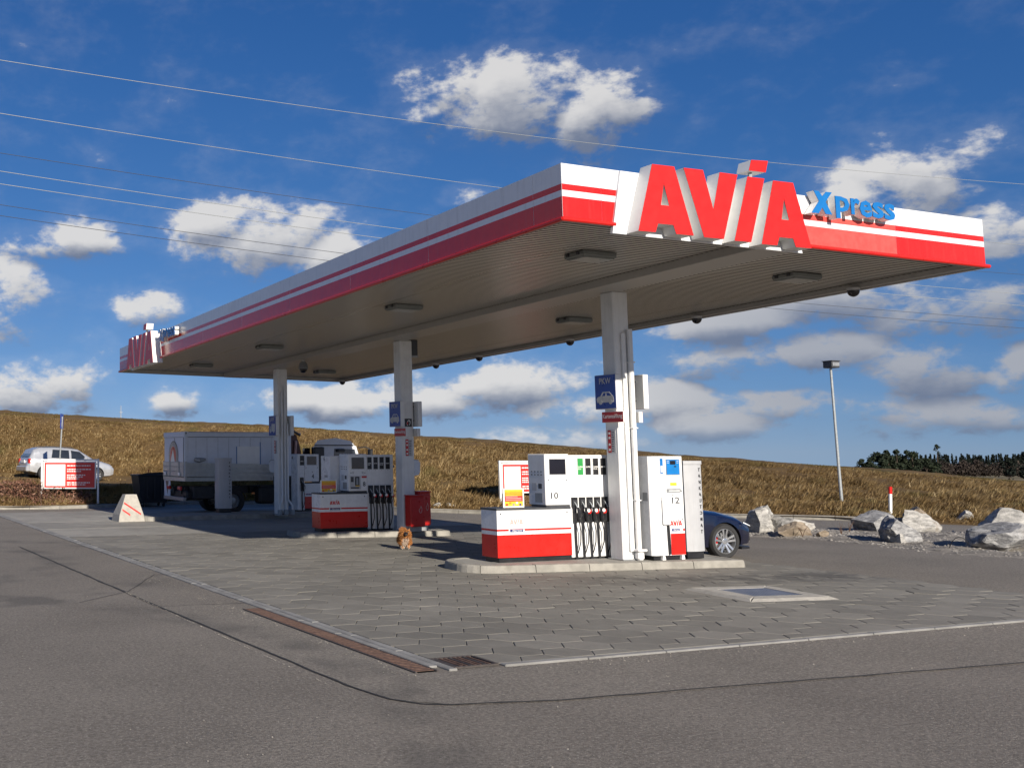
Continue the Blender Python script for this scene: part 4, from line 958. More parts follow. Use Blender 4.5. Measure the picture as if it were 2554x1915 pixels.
# ================================================================ ON THE GROUND
t = thing('slot_drain', 'long rusty slot drain along the forecourt edge', 'drain', (-3.875, -.4, 0))
m_ = MB(); m_.box(-.115, .115, -2.16, 2.17, -.05, .0055, PIT_); m_.build('channel', t)
for s_ in (-1, 1): m_ = MB(); m_.box(s_*.118-.012, s_*.118+.012, -2.17, 2.18, -.05, .013, IRON, .003); m_.build('rail', t)
for k in range(62):
    m_ = MB(); y = -2.13+k*.0697; m_.box(-.104, .104, y, y+.05, .006, .0125+random.uniform(-.001, .001), RUST, .004); m_.build('grate_bar', t)
t = thing('drain_grate', 'square rusty gully grate in the forecourt corner', 'drain', (-3.29, -2.3, 0))
m_ = MB(); m_.box(-.25, .25, -.22, .22, -.05, .0055, PIT_); m_.build('pit', t)
for a in ((-.255, .255, -.235, -.205), (-.255, .255, .205, .235), (-.255, -.225, -.204, .204), (.225, .255, -.204, .204)): m_ = MB(); m_.box(*a, -.02, .021, IRON, .004); m_.build('frame', t)
for k in range(8):
    x = -.215+k*.0535; m_ = MB(); m_.box(x, x+.026, -.203, .203, .0, .022, RUST if k % 3 else IRON, .006); m_.build('grate_bar', t)
t = thing('shaft_cover', 'pale concrete frame with blue grey steel lid set in the paving', 'manhole', (3.53, .36, 0), math.radians(-9))
ct = thing  # (four frame beams, ramped on their outer side)
for k in range(4):
    m_ = MB(); m_.prism([(-.72, .0), (.72, .0), (.44, .28), (-.44, .28)], (0, 0, 0), (1, 0, 0), (0, 1, 0), 0, PALEC); m_.v = []; m_.f = []; m_.m = []; m_.sm = []
    o_, i_ = .72, .40; vs = [(-o_+.005, -o_, .016), (o_-.005, -o_, .016), (o_-.12, -o_+.09, .052), (-o_+.12, -o_+.09, .052), (-i_, -i_, .054), (i_, -i_, .054), (-i_, -i_, .0), (i_, -i_, .0)]
    m_.add(vs, [(0, 1, 2, 3), (3, 2, 5, 4), (4, 5, 7, 6), (0, 3, 4, 6), (1, 7, 5, 2)], PALEC); m_.build('frame_beam', t, M=Matrix.Rotation(k*math.pi/2, 4, 'Z'))
m_ = MB(); m_.box(-.39, .39, -.39, .39, .02, .050, CHECK, .004); ld = m_.build('lid', t)
for i in range(15):
    m_ = MB()
    for j in range(15): x, y = -.35+i*.05, -.35+j*.05; m_.add([(x-.014, y, .0505), (x, y-.006, .0505), (x+.014, y, .0505), (x, y+.006, .0505), (x, y, .0535)], [(0, 1, 4), (1, 2, 4), (2, 3, 4), (3, 0, 4)], CHECK)
    m_.build('tread_row', ld)
t = thing('concrete_bollard', 'tapered pale concrete block with two red stripes', 'bollard', (-.46, 19.9, 0))
m_ = MB(); m_.add([(-.41, -.4, 0), (.41, -.4, 0), (.41, .45, 0), (-.41, .45, 0), (-.37, -.36, .22), (.38, -.36, .22), (.38, .42, .22), (-.37, .42, .22), (-.13, -.14, .82), (.22, -.14, .82), (.22, .2, .82), (-.13, .2, .82)],
                  [(0, 1, 2, 3), (8, 9, 10, 11)]+[(k, (k+1) % 4, 4+(k+1) % 4, 4+k) for k in range(4)]+[(4+k, 4+(k+1) % 4, 8+(k+1) % 4, 8+k) for k in range(4)], PALEC); m_.build('block', t)
def onface(u, z): return (u, -.36+(z-.22)/.6*.22-.004, z)
for z0, z1, xa_, xb_ in ((.60, .26, -.20, .30), (.40, .24, -.27, -.04)):
    m_ = MB(); m_.add([onface(xa_, z0), onface(xa_, z0-.055), onface(xb_, z1-.055), onface(xb_, z1)], [(0, 1, 2, 3)], RED); m_.build('red_stripe', t)
t = thing('waste_bin', 'large black four wheeled waste bin by the lorry', 'bin', (2.85, 28.35, 0))
m_ = MB(); m_.add([(-.52, -.42, .16), (.52, -.42, .16), (.52, .42, .16), (-.52, .42, .16), (-.66, -.52, 1.2), (.66, -.52, 1.2), (.66, .52, 1.2), (-.66, .52, 1.2)], [(0, 1, 2, 3)]+[(k, (k+1) % 4, 4+(k+1) % 4, 4+k) for k in range(4)], BIN); m_.build('bin_body', t)
m_ = MB(); m_.box(-.70, .70, -.56, .56, 1.2, 1.25, BIN, .015); m_.build('rim', t)
m_ = MB(); m_.prism([(-.67, 0), (-.3, .07), (.3, .09), (.67, 0)], (0, -.5, 1.25), (1, 0, 0), (0, 0, 1), -1.0, BIN); m_.build('lid', t)
for s_ in (-.3, 0, .3): m_ = MB(); m_.box(s_-.03, s_+.03, -.535, -.44, .3, 1.19, BIN, .01); m_.build('rib', t)
for x in (-.42, .42):
    for y in (-.33, .33):
        m_ = MB(); m_.cyl((x-.03, y, .09), (x+.03, y, .09), .09, TYRE, 12); w = m_.build('wheel', t); m_ = MB(); m_.box(x-.045, x+.045, y-.03, y+.05, .1, .19, GALV, .006); m_.build('caster_fork', w)
m_ = MB(); m_.cyl((-.1, 0, 1.33), (-.1, 0, 1.45), .02, EXTRED, 8); m_.build('handle', t)
# advertising boards
def board(label, loc, rz):
    t = thing('advert_board', label, 'sign', loc, rz, 'red advertising boards on white posts')
    for x in (0, 2.22): m_ = MB(); m_.box(x-.035, x+.035, -.035, .035, -.1, 1.62, WHITE, .006); m_.build('post', t)
    m_ = MB(); m_.box(.035, 2.185, -.03, .03, 1.55, 1.61, WHITE, .006); m_.build('top_rail', t)
    m_ = MB(); m_.box(.06, 2.14, -.03, .03, .47, 1.53, CREAM, .008); pn = m_.build('panel', t)
    m_ = MB(); m_.box(.11, 2.09, -.034, -.0305, .52, 1.48, REDPR); m_.build('red_field', pn)
    m_ = MB(); m_.box(.17, .93, -.038, -.0345, .58, 1.41, CREAM); m_.build('white_field', pn)
    for z, w in ((1.36, .92), (1.22, .94), (1.14, .55), (1.0, .72), (.93, .62), (.86, .48), (.71, .9), (.63, .74)):
        x = 1.0; m_ = MB()
        while x < 1.0+w: l = random.uniform(.03, .12); m_.box(x, min(x+l, 1.0+w), -.037, -.0345, z-.022, z+.018, CREAM); x += l+.022
        m_.build('print_line', pn)
    for z in (.6, 1.4): m_ = MB(); m_.box(2.14, 2.185, -.01, .01, z, z+.04, GREY); m_.build('clamp', t)
    return t
ba = board('red advertising board on white posts in front of the silver car', (-1.27, 29.35, .24), math.atan2(-.9, 1.86))
dup(ba, 'red advertising board partly hidden behind pump 10', (12.92, 19.65, .17), .12)
t = thing('blue_road_sign', 'narrow blue road sign on a thin leaning pole beside the silver car', 'sign', (-.20, 31.4, .72))
m_ = MB(); m_.cyl((0, 0, -.2), (.085, -.3, 2.85), .032, GALV, 8); m_.build('pole', t)
m_ = MB(); m_.box(-.22, .22, -.012, .012, 0, .62, NAVY, .006); m_.add([(-.08, -.015, .12), (.08, -.015, .12), (.03, -.015, .5), (-.03, -.015, .5)], [(0, 1, 2, 3)], CREAM)
pl = m_.build('sign_plate', t); pl.location = (.07, -.26, 2.35); pl.rotation_euler = (0, .03, math.radians(64))
t = thing('floodlight_mast', 'tall thin grey lamp mast with a box floodlight at the bank foot', 'lamp post', (22.72, 14.42, .05))
m_ = MB(); m_.tube([(0, 0, 0), (-.02, .02, 1.5), (-.06, .05, 4.82)], [.055, .048, .04], GALV, 10); m_.build('mast', t)
m_ = MB(); m_.box(-.24, .12, -.16, .2, 4.84, 5.07, DARK, .02); hd = m_.build('floodlight', t)
m_ = MB(); m_.box(-.21, .09, -.165, -.155, 4.90, 5.02, GREY); m_.build('lens', hd); m_ = MB(); m_.box(-.26, .14, -.18, .22, 5.06, 5.085, DARK, .006); m_.build('cover', hd)
m_ = MB(); m_.cyl((0, 0, -.05), (0, 0, .12), .13, DARK, 10); m_.build('base', t)
t = thing('marker_post', 'thin white marker post with a red top behind the boulders', 'post', (21.4, 11.75, 0))
m_ = MB(); m_.tube([(0, 0, 0), (.06, 0, .78)], .05, WHITE, 8); m_.build('post', t); m_ = MB(); m_.tube([(.0605, 0, .781), (.08, 0, 1.0)], .053, RED, 8); m_.build('red_cap', t)
# ================================================================ BOULDERS AND THE GRAVEL STRIP
def rock_mat(name, lo, hi, brown):
    m, t, b, pos = shader(name); tcn = t.nodes.new('ShaderNodeTexCoord'); ob = tcn.outputs['Object']
    mp = t.nodes.new('ShaderNodeMapping'); mp.inputs['Scale'].default_value = (1.3, 2.2, 5.); mp.inputs['Rotation'].default_value = (.3, .6, .2); t.links.new(ob, mp.inputs[0])
    a = nz(t, mp.outputs[0], 2.4, 8., .68, .5); f = nz(t, ob, 30., 5., .7); br = nz(t, ob, 1.9, 4., .6)
    c = cmix(t, ((a-.5)*1.8+(f-.5)*.6+.5).step(.1, .95), lo, hi); c = cmix(t, br.step(.55, .7)*.55, c, brown)
    t.links.new(c, b.inputs['Base Color']); b.inputs['Roughness'].default_value = .9; bump(t, b, a*.8+f*.5, .6, .03); return m
ROCKW = rock_mat('pale_rock', (.17, .165, .155), (.50, .48, .445), (.21, .16, .11)); ROCKB = rock_mat('brown_rock', (.13, .10, .07), (.32, .26, .195), (.18, .115, .065))
ROCKG = rock_mat('grey_rock', (.09, .09, .095), (.40, .395, .385), (.15, .13, .11))
def boulder(label, loc, sx, sy, sz, rz, seed, mt, cuts=14, sub=4, group='boulders beside the station', tilt=(0, 0)):
    bm = bmesh.new(); bmesh.ops.create_icosphere(bm, subdivisions=sub, radius=1.); r_ = random.Random(seed)
    pl = [(Vector((r_.gauss(0, 1), r_.gauss(0, 1), r_.gauss(.15, .8))).normalized(), r_.uniform(.48, .84)) for _ in range(cuts)]
    for v in bm.verts:
        p = v.co.copy()
        for n_, d in pl:
            e = p.dot(n_)-d
            if e > 0: p -= n_*e
        k = .07*mnoise.fractal(p*2.3+Vector((seed, 0, 0)), .9, 2., 4)+.03*mnoise.noise(p*9+Vector((0, seed, 0))); p += p.normalized()*k
        v.co = Vector((p.x*sx, p.y*sy, max(p.z, -.55)*sz+.42*sz))
    me = bpy.data.meshes.new('boulder'); bm.to_mesh(me); bm.free(); me.materials.append(mt)
    me.polygons.foreach_set('use_smooth', [True]*len(me.polygons))
    try: me.set_sharp_from_angle(angle=math.radians(17))
    except Exception: pass
    o = obj('boulder', me); o.location = loc; o.rotation_euler = (tilt[0], tilt[1], rz); return tag(o, label, 'boulder', group)
BO = [('big pale boulder with a brown face right behind the dark blue car', (13.0, 8.9, .0), .42, .40, .46, .5, 3, ROCKW), ('low pale boulder leaning on the big one behind the blue car', (13.55, 8.55, .0), .52, .36, .34, -.4, 8, ROCKW),
      ('flat brown stone slab in front of the pale pair of boulders', (13.15, 7.95, .02), .52, .30, .24, .2, 14, ROCKB), ('small brown stone at the tip of the flat slab', (13.5, 7.55, .0), .16, .14, .12, .2, 15, ROCKB),
      ('grey boulder with white top behind the dark wedge boulder', (16.3, 8.45, .02), .60, .50, .36, .3, 21, ROCKG), ('dark wedge shaped boulder with bright edge in the middle of the gravel strip', (13.75, 5.85, .0), .56, .42, .43, .5, 27, ROCKG),
      ('small pale stone at the shaded foot of the wedge boulder', (13.4, 5.55, .0), .14, .12, .16, 1., 33, ROCKW), ('rounded white boulder below the marker post', (17.3, 7.9, .02), .42, .40, .42, .2, 38, ROCKW),
      ('brownish block behind the rounded white boulder', (20.6, 10.3, .02), .34, .30, .30, .2, 41, ROCKB), ('small pale stone block at the bank foot between the boulder groups', (22.3, 10.1, .08), .30, .24, .19, .1, 45, ROCKW),
      ('large grey white boulder at the picture edge behind the dark one', (17.9, 6.15, .0), .72, .50, .44, -.35, 52, ROCKW), ('large boulder with dark left side and pale right face at the right edge', (14.1, 3.95, .0), .80, .55, .44, -.2, 61, ROCKG)]
for i, (lb, loc, a, c, d, rz, sd, mt) in enumerate(BO): boulder(lb, loc, a*(1.3 if i < 9 else 1.08), c*1.2, d*(1.2 if i < 9 else 1.1), rz, sd, mt)
FO = [('small tan stone left of the lamp mast base', (22.45, 14.75, .10), .20, .16, .17, ROCKB), ('upright pale stone right of the lamp mast base', (22.85, 13.85, .10), .18, .17, .23, ROCKW), ('small white stone on the kerb left of the lamp mast', (21.6, 15.55, .12), .19, .14, .11, ROCKW),
      ('tiny pale stone on the kerb near the middle of the bank foot', (19.9, 16.2, .12), .10, .09, .07, ROCKW), ('flat pale stone on the kerb above the blue car bonnet', (18.2, 16.9, .10), .30, .16, .08, ROCKB)]
for i, (lb, loc, a, c, d, mt) in enumerate(FO): boulder(lb, loc, a, c, d, .3*i, 70+i, mt, 9, 3, 'stones along the bank kerb')
for i, (x, y, lb) in enumerate(((11.15, 20.95, 'left cream stone of the pair behind the red extinguisher boxes'), (11.45, 20.55, 'right cream stone of the pair behind the red extinguisher boxes'))): boulder(lb, (x, y, .10), .24, .2, .17, i, 90+i, ROCKW, 9, 3, 'stones along the bank kerb')
near = np.array([(11.9, 9.1), (12.02, 8.45), (12.75, 7.04), (12.6, 5.32), (11.9, 3.87), (12.4, 2.4), (13.2, .2), (14.5, -3)]); far = np.array([(12.4, 9.6), (14.15, 9.0), (16.4, 8.9), (18.3, 7.9), (19.3, 6.6), (20.2, 4.8), (21., 2.), (21.5, -3)])
nu, nv = 90, 40; tt = np.linspace(0, 7, nu); Pn = np.stack([np.interp(tt, range(8), near[:, k]) for k in (0, 1)], 1); Pf = np.stack([np.interp(tt, range(8), far[:, k]) for k in (0, 1)], 1)
G_ = []
for j in range(nv):
    f = j/(nv-1); e = min(1, f*6, (1-f)*6)
    for i in range(nu):
        x, y = Pn[i]*(1-f)+Pf[i]*f; w = .12*mnoise.noise(Vector((x*1.1, y*1.1, 0))) if j == 0 else 0
        G_.append((x+w, y, -.02+e*(.075+.07*mnoise.noise(Vector((x*.9, y*.9, 3)))+.04*mnoise.noise(Vector((x*3, y*3, 7)))+.018*mnoise.noise(Vector((x*9, y*9, 7))))))
idx = np.arange(nu*nv).reshape(nv, nu); Fq = np.stack([idx[:-1, :-1], idx[:-1, 1:], idx[1:, 1:], idx[1:, :-1]], -1).reshape(-1, 4)
GRAV = mat('gravel_soil', (.20, .18, .155), .95, var=.3, vs=3., bump=.8, bs=40., dirt=.3, ds=1.5); PEB = mat('pebbles', (.27, .25, .225), .9, var=.35, vs=2.)
G_ = np.array(G_); tag(tri_mesh('gravel_strip', G_, Fq, GRAV, smooth=True), kind='structure')
n = 5000; pick = rng.integers(0, len(G_), n); c0 = G_[pick]+np.stack([rng.uniform(-.1, .1, n), rng.uniform(-.1, .1, n), np.full(n, .0)], 1); r_ = rng.uniform(.012, .045, n)*rng.uniform(.5, 1.3, n)
oc = np.array([(1, 0, 0), (0, 1, 0), (-1, 0, 0), (0, -1, 0), (0, 0, .7), (0, 0, -.5)], float)
VV = (c0[:, None]+oc[None]*r_[:, None, None]*rng.uniform(.6, 1.4, (n, 6, 1))).reshape(-1, 3)
of = np.array([(0, 1, 4), (1, 2, 4), (2, 3, 4), (3, 0, 4)]); tag(tri_mesh('gravel', VV, (of[None]+np.arange(n)[:, None, None]*6).reshape(-1, 3), PEB), 'loose grey gravel and crumbs between the boulders', 'gravel', kind='stuff')
# withered weeds
TWIG = mat('withered_stems', (.13, .075, .05), .9, var=.4, vs=9.); LEAFR = grass_mat('withered_leaves', ((.06, .028, .02), (.15, .07, .045), (.30, .19, .14), (.16, .085, .05)))
def weed(label, loc, n, h, seed):
    r_ = random.Random(seed); t = thing('weed', label, 'weed', loc); m_ = MB()
    for k in range(n):
        a = r_.uniform(0, 6.28); l = r_.uniform(.5, 1)*h; m_.tube([(0, 0, 0), (math.cos(a)*l*.2, math.sin(a)*l*.2, l*.6), (math.cos(a)*l*.5, math.sin(a)*l*.5, l)], [.006, .005, .002], TWIG, 4)
    m_.build('stem', t); return t
for i, (x, y) in enumerate(((12.9, 7.6), (14.3, 7.7), (15.2, 8.2))): weed(('thin dry weed standing by the flat brown slab', 'thin dry weed in the middle of the gravel strip', 'thin dry weed left of the grey boulder')[i], (x, y, .04), 5, .32, i)
t = thing('wire_loop', 'small bent dark wire loop beside the right boulder', 'wire', (13.0, 3.9, .03)); m_ = MB(); m_.tube([(.12*math.cos(k*.55)*(.6+.05*k), .04*k-.1, .14+.13*math.sin(k*.55)) for k in range(12)], .008, BLACK, 5); m_.build('wire', t)
def leafmass(name, n, fn, size, mt, par=None):
    c = np.array([fn() for _ in range(n)]); a = rng.normal(size=(n, 3)); a /= np.linalg.norm(a, axis=1)[:, None]; b_ = np.cross(a, rng.normal(size=(n, 3))); b_ /= np.linalg.norm(b_, axis=1)[:, None]
    s_ = (size*rng.uniform(.5, 1.3, n))[:, None]; V_4 = np.stack([c-a*s_, c-b_*s_*.6, c+a*s_, c+b_*s_*.6], 1).reshape(-1, 3)
    return tri_mesh(name, V_4, np.arange(n*4).reshape(-1, 4), mt, par)
hx0, hy0, hx1, hy1 = -6.2, 30.6, -1.05, 28.75
def hedge_pt():
    while True:
        f = random.random(); q_ = random.gauss(0, .42); z = random.uniform(.02, 1.12)
        if z < 1.0+.14*mnoise.noise(Vector((f*14, 0, 0)))-max(0, f-.86)*4.5: return (hx0+(hx1-hx0)*f-q_*.3, hy0+(hy1-hy0)*f+q_, z+.05)
HE = thing('hedge', 'low reddish brown withered hedge at the left edge', 'hedge', (0, 0, 0)); leafmass('foliage', 9500, hedge_pt, .045, LEAFR, HE)
m_ = MB()
for k in range(130):
    f = random.random(); p = (hx0+(hx1-hx0)*f, hy0+(hy1-hy0)*f+random.gauss(0, .2), .02); m_.tube([p, (p[0]+random.gauss(0, .12), p[1]+random.gauss(0, .12), .5), (p[0]+random.gauss(0, .25), p[1]+random.gauss(0, .25), random.uniform(.7, 1.05))], [.012, .009, .004], TWIG, 4)
m_.build('branches', HE)
WE = thing('weed_patch', 'reddish withered bramble under the red advertising board', 'weeds', (-.75, 28.6, .12)); leafmass('foliage', 1500, lambda: (random.uniform(-.1, 1.3), random.gauss(.1, .2), abs(random.gauss(0, .22))*(1.25-random.random()*.6)), .05, LEAFR, WE)
m_ = MB()
for k in range(40): x = random.uniform(-.1, 1.3); m_.tube([(x, .1, 0), (x+random.gauss(0, .2), random.gauss(.1, .15), .25), (x+random.gauss(0, .4), random.gauss(.1, .2), random.uniform(.1, .5))], [.008, .006, .003], TWIG, 4)
m_.build('branches', WE)
# ================================================================ VEHICLES
def lathe(m_, prof, mt, n=28, M=None):
    """profile of (radius, y) turned round the y axis"""
    vs = [(r*math.cos(2*math.pi*k/n), y, r*math.sin(2*math.pi*k/n)) for r, y in prof for k in range(n)]
    if M is not None: vs = [M @ Vector(v) for v in vs]
    m_.add(vs, [(j*n+k, j*n+(k+1) % n, (j+1)*n+(k+1) % n, (j+1)*n+k) for j in range(len(prof)-1) for k in range(n)], mt, True); return m_
def car_wheel(parent, x, y, r, w, side, style, caliper=None):
    """side -1: outer face towards -y"""
    T = Matrix.Translation((x, y, r)) @ Matrix.Scale(-side, 4, (0, 1, 0)) if side > 0 else Matrix.Translation((x, y, r))
    ri = r*.70 if style == 'sport' else r*.62; m_ = MB()
    lathe(m_, [(ri*.96, w), (r*.93, w*.98), (r, w*.78), (r, w*.22), (r*.965, .03), (r*.90, -.004), (ri*1.05, -.004), (ri*1.0, .012)], TYRE, 36, T); wh = m_.build('wheel', parent)
    m_ = MB(); lathe(m_, [(ri*1.01, .01), (ri*.96, .0), (ri*.92, .02), (ri*.90, w*.9)], ALLOY, 36, T); m_.build('rim', wh)
    m_ = MB(); lathe(m_, [(ri*.90, w*.62), (.01, w*.62)], BLACK, 24, T); lathe(m_, [(ri*.66, w*.50), (.03, w*.50)], GREY, 24, T); m_.build('brake_disc', wh)
    m_ = MB(); ns = 5 if style == 'sport' else 9
    for k in range(ns):
        for o_ in ((-.028, .028) if style == 'sport' else (0,)):
            a = 2*math.pi*k/ns+.28; ca, sa = math.cos(a), math.sin(a); hw = .017 if style == 'sport' else .020
            def P(rad, tn, dep): return T @ Vector((ca*rad-sa*tn, dep, sa*rad+ca*tn))
            r0, r1_ = ri*.16, ri*.94; ws = 1.25
            vs = [P(r0, o_*.6-hw, .028), P(r0, o_*.6+hw, .028), P(r1_, o_*1.7+hw*ws, .006), P(r1_, o_*1.7-hw*ws, .006), P(r0, o_*.6-hw, .06), P(r0, o_*.6+hw, .06), P(r1_, o_*1.7+hw*ws, .045), P(r1_, o_*1.7-hw*ws, .045)]
            m_.add(vs, [(0, 1, 2, 3), (0, 4, 5, 1), (1, 5, 6, 2), (3, 2, 6, 7), (0, 3, 7, 4)], ALLOY)
    lathe(m_, [(ri*.24, .05), (ri*.24, .022), (ri*.15, .018), (.004, .02)], ALLOY, 16, T); m_.build('spokes', wh)
    if caliper:
        m_ = MB()
        for k in range(6):
            a = math.pi*.82+k*.13; p = T @ Vector((math.cos(a)*ri*.66, w*.36, math.sin(a)*ri*.66)); q_ = T @ Vector((math.cos(a+.13)*ri*.66, w*.36, math.sin(a+.13)*ri*.66)); m_.tube([p, q_], ri*.13, caliper, 6)
        m_.build('brake_caliper', wh)
    return wh
def crom(xs, A, n):
    """Catmull-Rom through stations xs with rows A"""
    xs = np.array(xs, float); A = np.array(A, float); out = []
    for i in range(len(xs)-1):
        p0, p1, p2, p3 = A[max(i-1, 0)], A[i], A[i+1], A[min(i+2, len(A)-1)]
        for k in range(n):
            t = k/n; out.append(np.concatenate([[xs[i]+(xs[i+1]-xs[i])*t], p1*(1-t)+p2*t+.5*t*(1-t)*((1-t)*(2*p1-p0-p2)*-.5*-1*.0+0*p3)]))
    out.append(np.concatenate([[xs[-1]], A[-1]])); return out
def car_body(st, mt, name, parent, arches, n=5):
    """st rows: x, half width at waist, sill z, waist z, roof half width, top z"""
    rows = crom([s_[0] for s_ in st], [s_[1:] for s_ in st], n); ring = []; 
    for x, w, zs, zb, wt, zt in rows:
        h = [(.72*w, zs), (.95*w, zs+.05), (.985*w, zs+(zb-zs)*.35), (w, zs+(zb-zs)*.68), (.975*w, zb-.035), (.93*w, zb), (.93*w*.5+wt*.5+.02*min(1, (zt-zb)*3), zb+(zt-zb)*.5), (wt, zb+(zt-zb)*.90), (wt*.86, zb+(zt-zb)*.985), (wt*.4, zt)]
        ring.append([(x, -a, z) for a, z in h]+[(x, a, z) for a, z in reversed(h)])
    m_ = MB(); q_ = len(ring[0]); m_.add([p for R_ in ring for p in R_], [(i*q_+j, i*q_+(j+1) % q_, (i+1)*q_+(j+1) % q_, (i+1)*q_+j) for i in range(len(ring)-1) for j in range(q_)], mt, True)
    m_.add(ring[0], [tuple(range(q_))], mt); m_.add(ring[-1], [tuple(range(q_))], mt)
    me = m_.mesh(name, 50); o = obj(name, me); cut = MB()
    for x, y0, y1, z, r in arches: cut.cyl((x, y0, z), (x, y1, z), r, BLACK, 28)
    co = obj('cut', cut.mesh('cut')); md = o.modifiers.new('b', 'BOOLEAN'); md.operation = 'DIFFERENCE'; md.object = co; md.solver = 'EXACT'
    me2 = bpy.data.meshes.new_from_object(o.evaluated_get(bpy.context.evaluated_depsgraph_get())); bpy.data.objects.remove(o); bpy.data.objects.remove(co)
    me2.materials.clear(); me2.materials.append(mt); me2.polygons.foreach_set('material_index', [0]*len(me2.polygons))
    me2.polygons.foreach_set('use_smooth', [True]*len(me2.polygons)); me2.set_sharp_from_angle(angle=math.radians(42)); me2.name = name; return obj(name, me2, parent)
def side_glass(st, poly, mt, name, parent, off=.010, sides=(-1, 1), thick=True):
    xs = [s_[0] for s_ in st]
    def Y(x, z):
        w, zs, zb, wt, zt = (np.interp(x, xs, [s_[k] for s_ in st]) for k in range(1, 6)); f = np.clip((z-zb)/max(.01, zt-zb), 0, 1)
        return np.interp(f, [0, .5, .9], [.93*w, .93*w*.5+wt*.5+.02*min(1, (zt-zb)*3), wt])+off
    (bl, br, tr, tl), n1_, n2_ = poly, 10, 6
    for sd in sides:
        m_ = MB(); vs = []
        for j in range(n2_+1):
            for i in range(n1_+1):
                f, g_ = i/n1_, j/n2_; x = (bl[0]*(1-f)+br[0]*f)*(1-g_)+(tl[0]*(1-f)+tr[0]*f)*g_; z = (bl[1]*(1-f)+br[1]*f)*(1-g_)+(tl[1]*(1-f)+tr[1]*f)*g_; vs.append((x, sd*Y(x, z), z))
        q_ = n1_+1; m_.add(vs, [(j*q_+i, j*q_+i+1, (j+1)*q_+i+1, (j+1)*q_+i) for j in range(n2_) for i in range(n1_)], mt, True); m_.build(name, parent)
# --- dark blue car behind the near island
hd_ = -.10; LB = 4.5
ctr = Vector((7.23, 4.55, 0)); d_ = Vector((math.cos(hd_), math.sin(hd_), 0)); nrm = Vector((-d_.y, d_.x, 0))
root = thing('parked_car', 'dark blue car with silver five spoke wheels behind pump 12', 'car', ctr-d_*3.72+nrm*.80, hd_)
stb = [(.0, .74, .42, .72, .60, .80), (.12, .82, .30, .88, .66, .96), (.55, .88, .24, .93, .66, 1.02), (1.1, .90, .20, .95, .60, 1.26), (1.7, .90, .19, .94, .58, 1.36), (2.3, .90, .19, .93, .585, 1.37), (2.8, .90, .19, .92, .60, 1.22), (3.25, .90, .19, .90, .66, .965), (3.7, .90, .20, .83, .66, .91), (4.12, .875, .22, .73, .62, .82), (4.36, .79, .24, .62, .56, .70), (4.50, .62, .27, .50, .44, .57)]
car_body(stb, CARBLUE, 'body', root, [(3.72, -1.1, -.60, .33, .385), (3.72, .60, 1.1, .33, .385), (.92, -1.1, -.60, .33, .385), (.92, .60, 1.1, .33, .385)])
for x in (.92, 3.72):
    for sd in (-1, 1): car_wheel(root, x, sd*.885, .345, .225, sd, 'sport', LAMPR)
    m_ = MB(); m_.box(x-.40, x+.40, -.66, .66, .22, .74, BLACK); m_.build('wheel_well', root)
side_glass(stb, [(1.0, .98), (2.95, .96), (2.45, 1.27), (1.6, 1.30)], GLASS, 'side_window', root)
for sd in (-1, 1):
    m_ = MB(); m_.add([(4.12, sd*.882, .685), (4.36, sd*.805, .615), (4.38, sd*.80, .655), (4.16, sd*.868, .735)], [(0, 1, 2, 3)], GLASS); m_.add([(4.14, sd*.886, .69), (4.37, sd*.809, .622), (4.37, sd*.809, .634), (4.15, sd*.884, .712)], [(0, 1, 2, 3)], LAMPW); m_.build('headlight', root)
m_ = MB(); m_.box(4.42, 4.51, -.42, .42, .30, .56, BLACK, .02); m_.build('grille', root)
m_ = MB(); m_.prism([(4.1, -.86), (4.34, -.80), (4.49, -.60), (4.53, 0), (4.49, .60), (4.34, .80), (4.1, .86)], (0, 0, .22), (1, 0, 0), (0, 1, 0), .035, BLACK); m_.build('front_splitter', root)
m_ = MB()
for sd in (-1, 1): m_.box(4.28, 4.415, sd*.66-.10, sd*.66+.10, .32, .46, BLACK, .03)
m_.build('air_intake', root)
m_ = MB()
for sd in (-1, 1): m_.box(2.9, 3.05, min(sd*.90, sd*1.06), max(sd*.90, sd*1.06), .92, 1.05, CARBLUE, .03)
m_.build('mirror', root)
# --- silver estate on the bank
root = thing('parked_car', 'silver hatchback parked on the bank behind the red board', 'car', (-1.02, 35.9, .925), math.radians(-3)); root.rotation_euler = (0, math.radians(2.6), math.radians(7)); root.location = (-.95, 35.55, .95)
sts = [(.0, .70, .36, .62, .52, .68), (.10, .78, .32, .92, .66, .98), (.27, .82, .28, .96, .63, 1.32), (.55, .84, .24, .97, .62, 1.42), (1.2, .85, .20, .96, .60, 1.45), (1.9, .85, .20, .95, .59, 1.45), (2.35, .85, .20, .94, .59, 1.41), (2.78, .85, .20, .93, .60, 1.18), (3.10, .85, .20, .92, .64, .985), (3.5, .84, .20, .84, .66, .90), (3.9, .80, .24, .74, .62, .80), (4.08, .72, .30, .62, .54, .68)]
car_body(sts, CARSILV, 'body', root, [(3.25, -1.1, -.58, .30, .345), (3.25, .58, 1.1, .30, .345), (.78, -1.1, -.58, .30, .345), (.78, .58, 1.1, .30, .345)])
for x in (.78, 3.25):
    for sd in (-1, 1): car_wheel(root, x, sd*.835, .305, .19, sd, 'plain')
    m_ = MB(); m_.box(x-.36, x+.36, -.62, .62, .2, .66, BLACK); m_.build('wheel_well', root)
side_glass(sts, [(1.06, .985), (1.90, .975), (1.90, 1.345), (1.14, 1.35)], GLASS, 'side_window', root)
side_glass(sts, [(2.0, .975), (2.82, .955), (2.42, 1.30), (2.0, 1.345)], GLASS, 'side_window', root)
m_ = MB(); m_.add([(.085, -.60, .985), (.085, .60, .985), (.36, .52, 1.335), (.36, -.52, 1.335)], [(0, 1, 2, 3)], GLASSB); m_.v = [(x-.015, y, z+.012) for x, y, z in m_.v]; m_.build('rear_window', root)
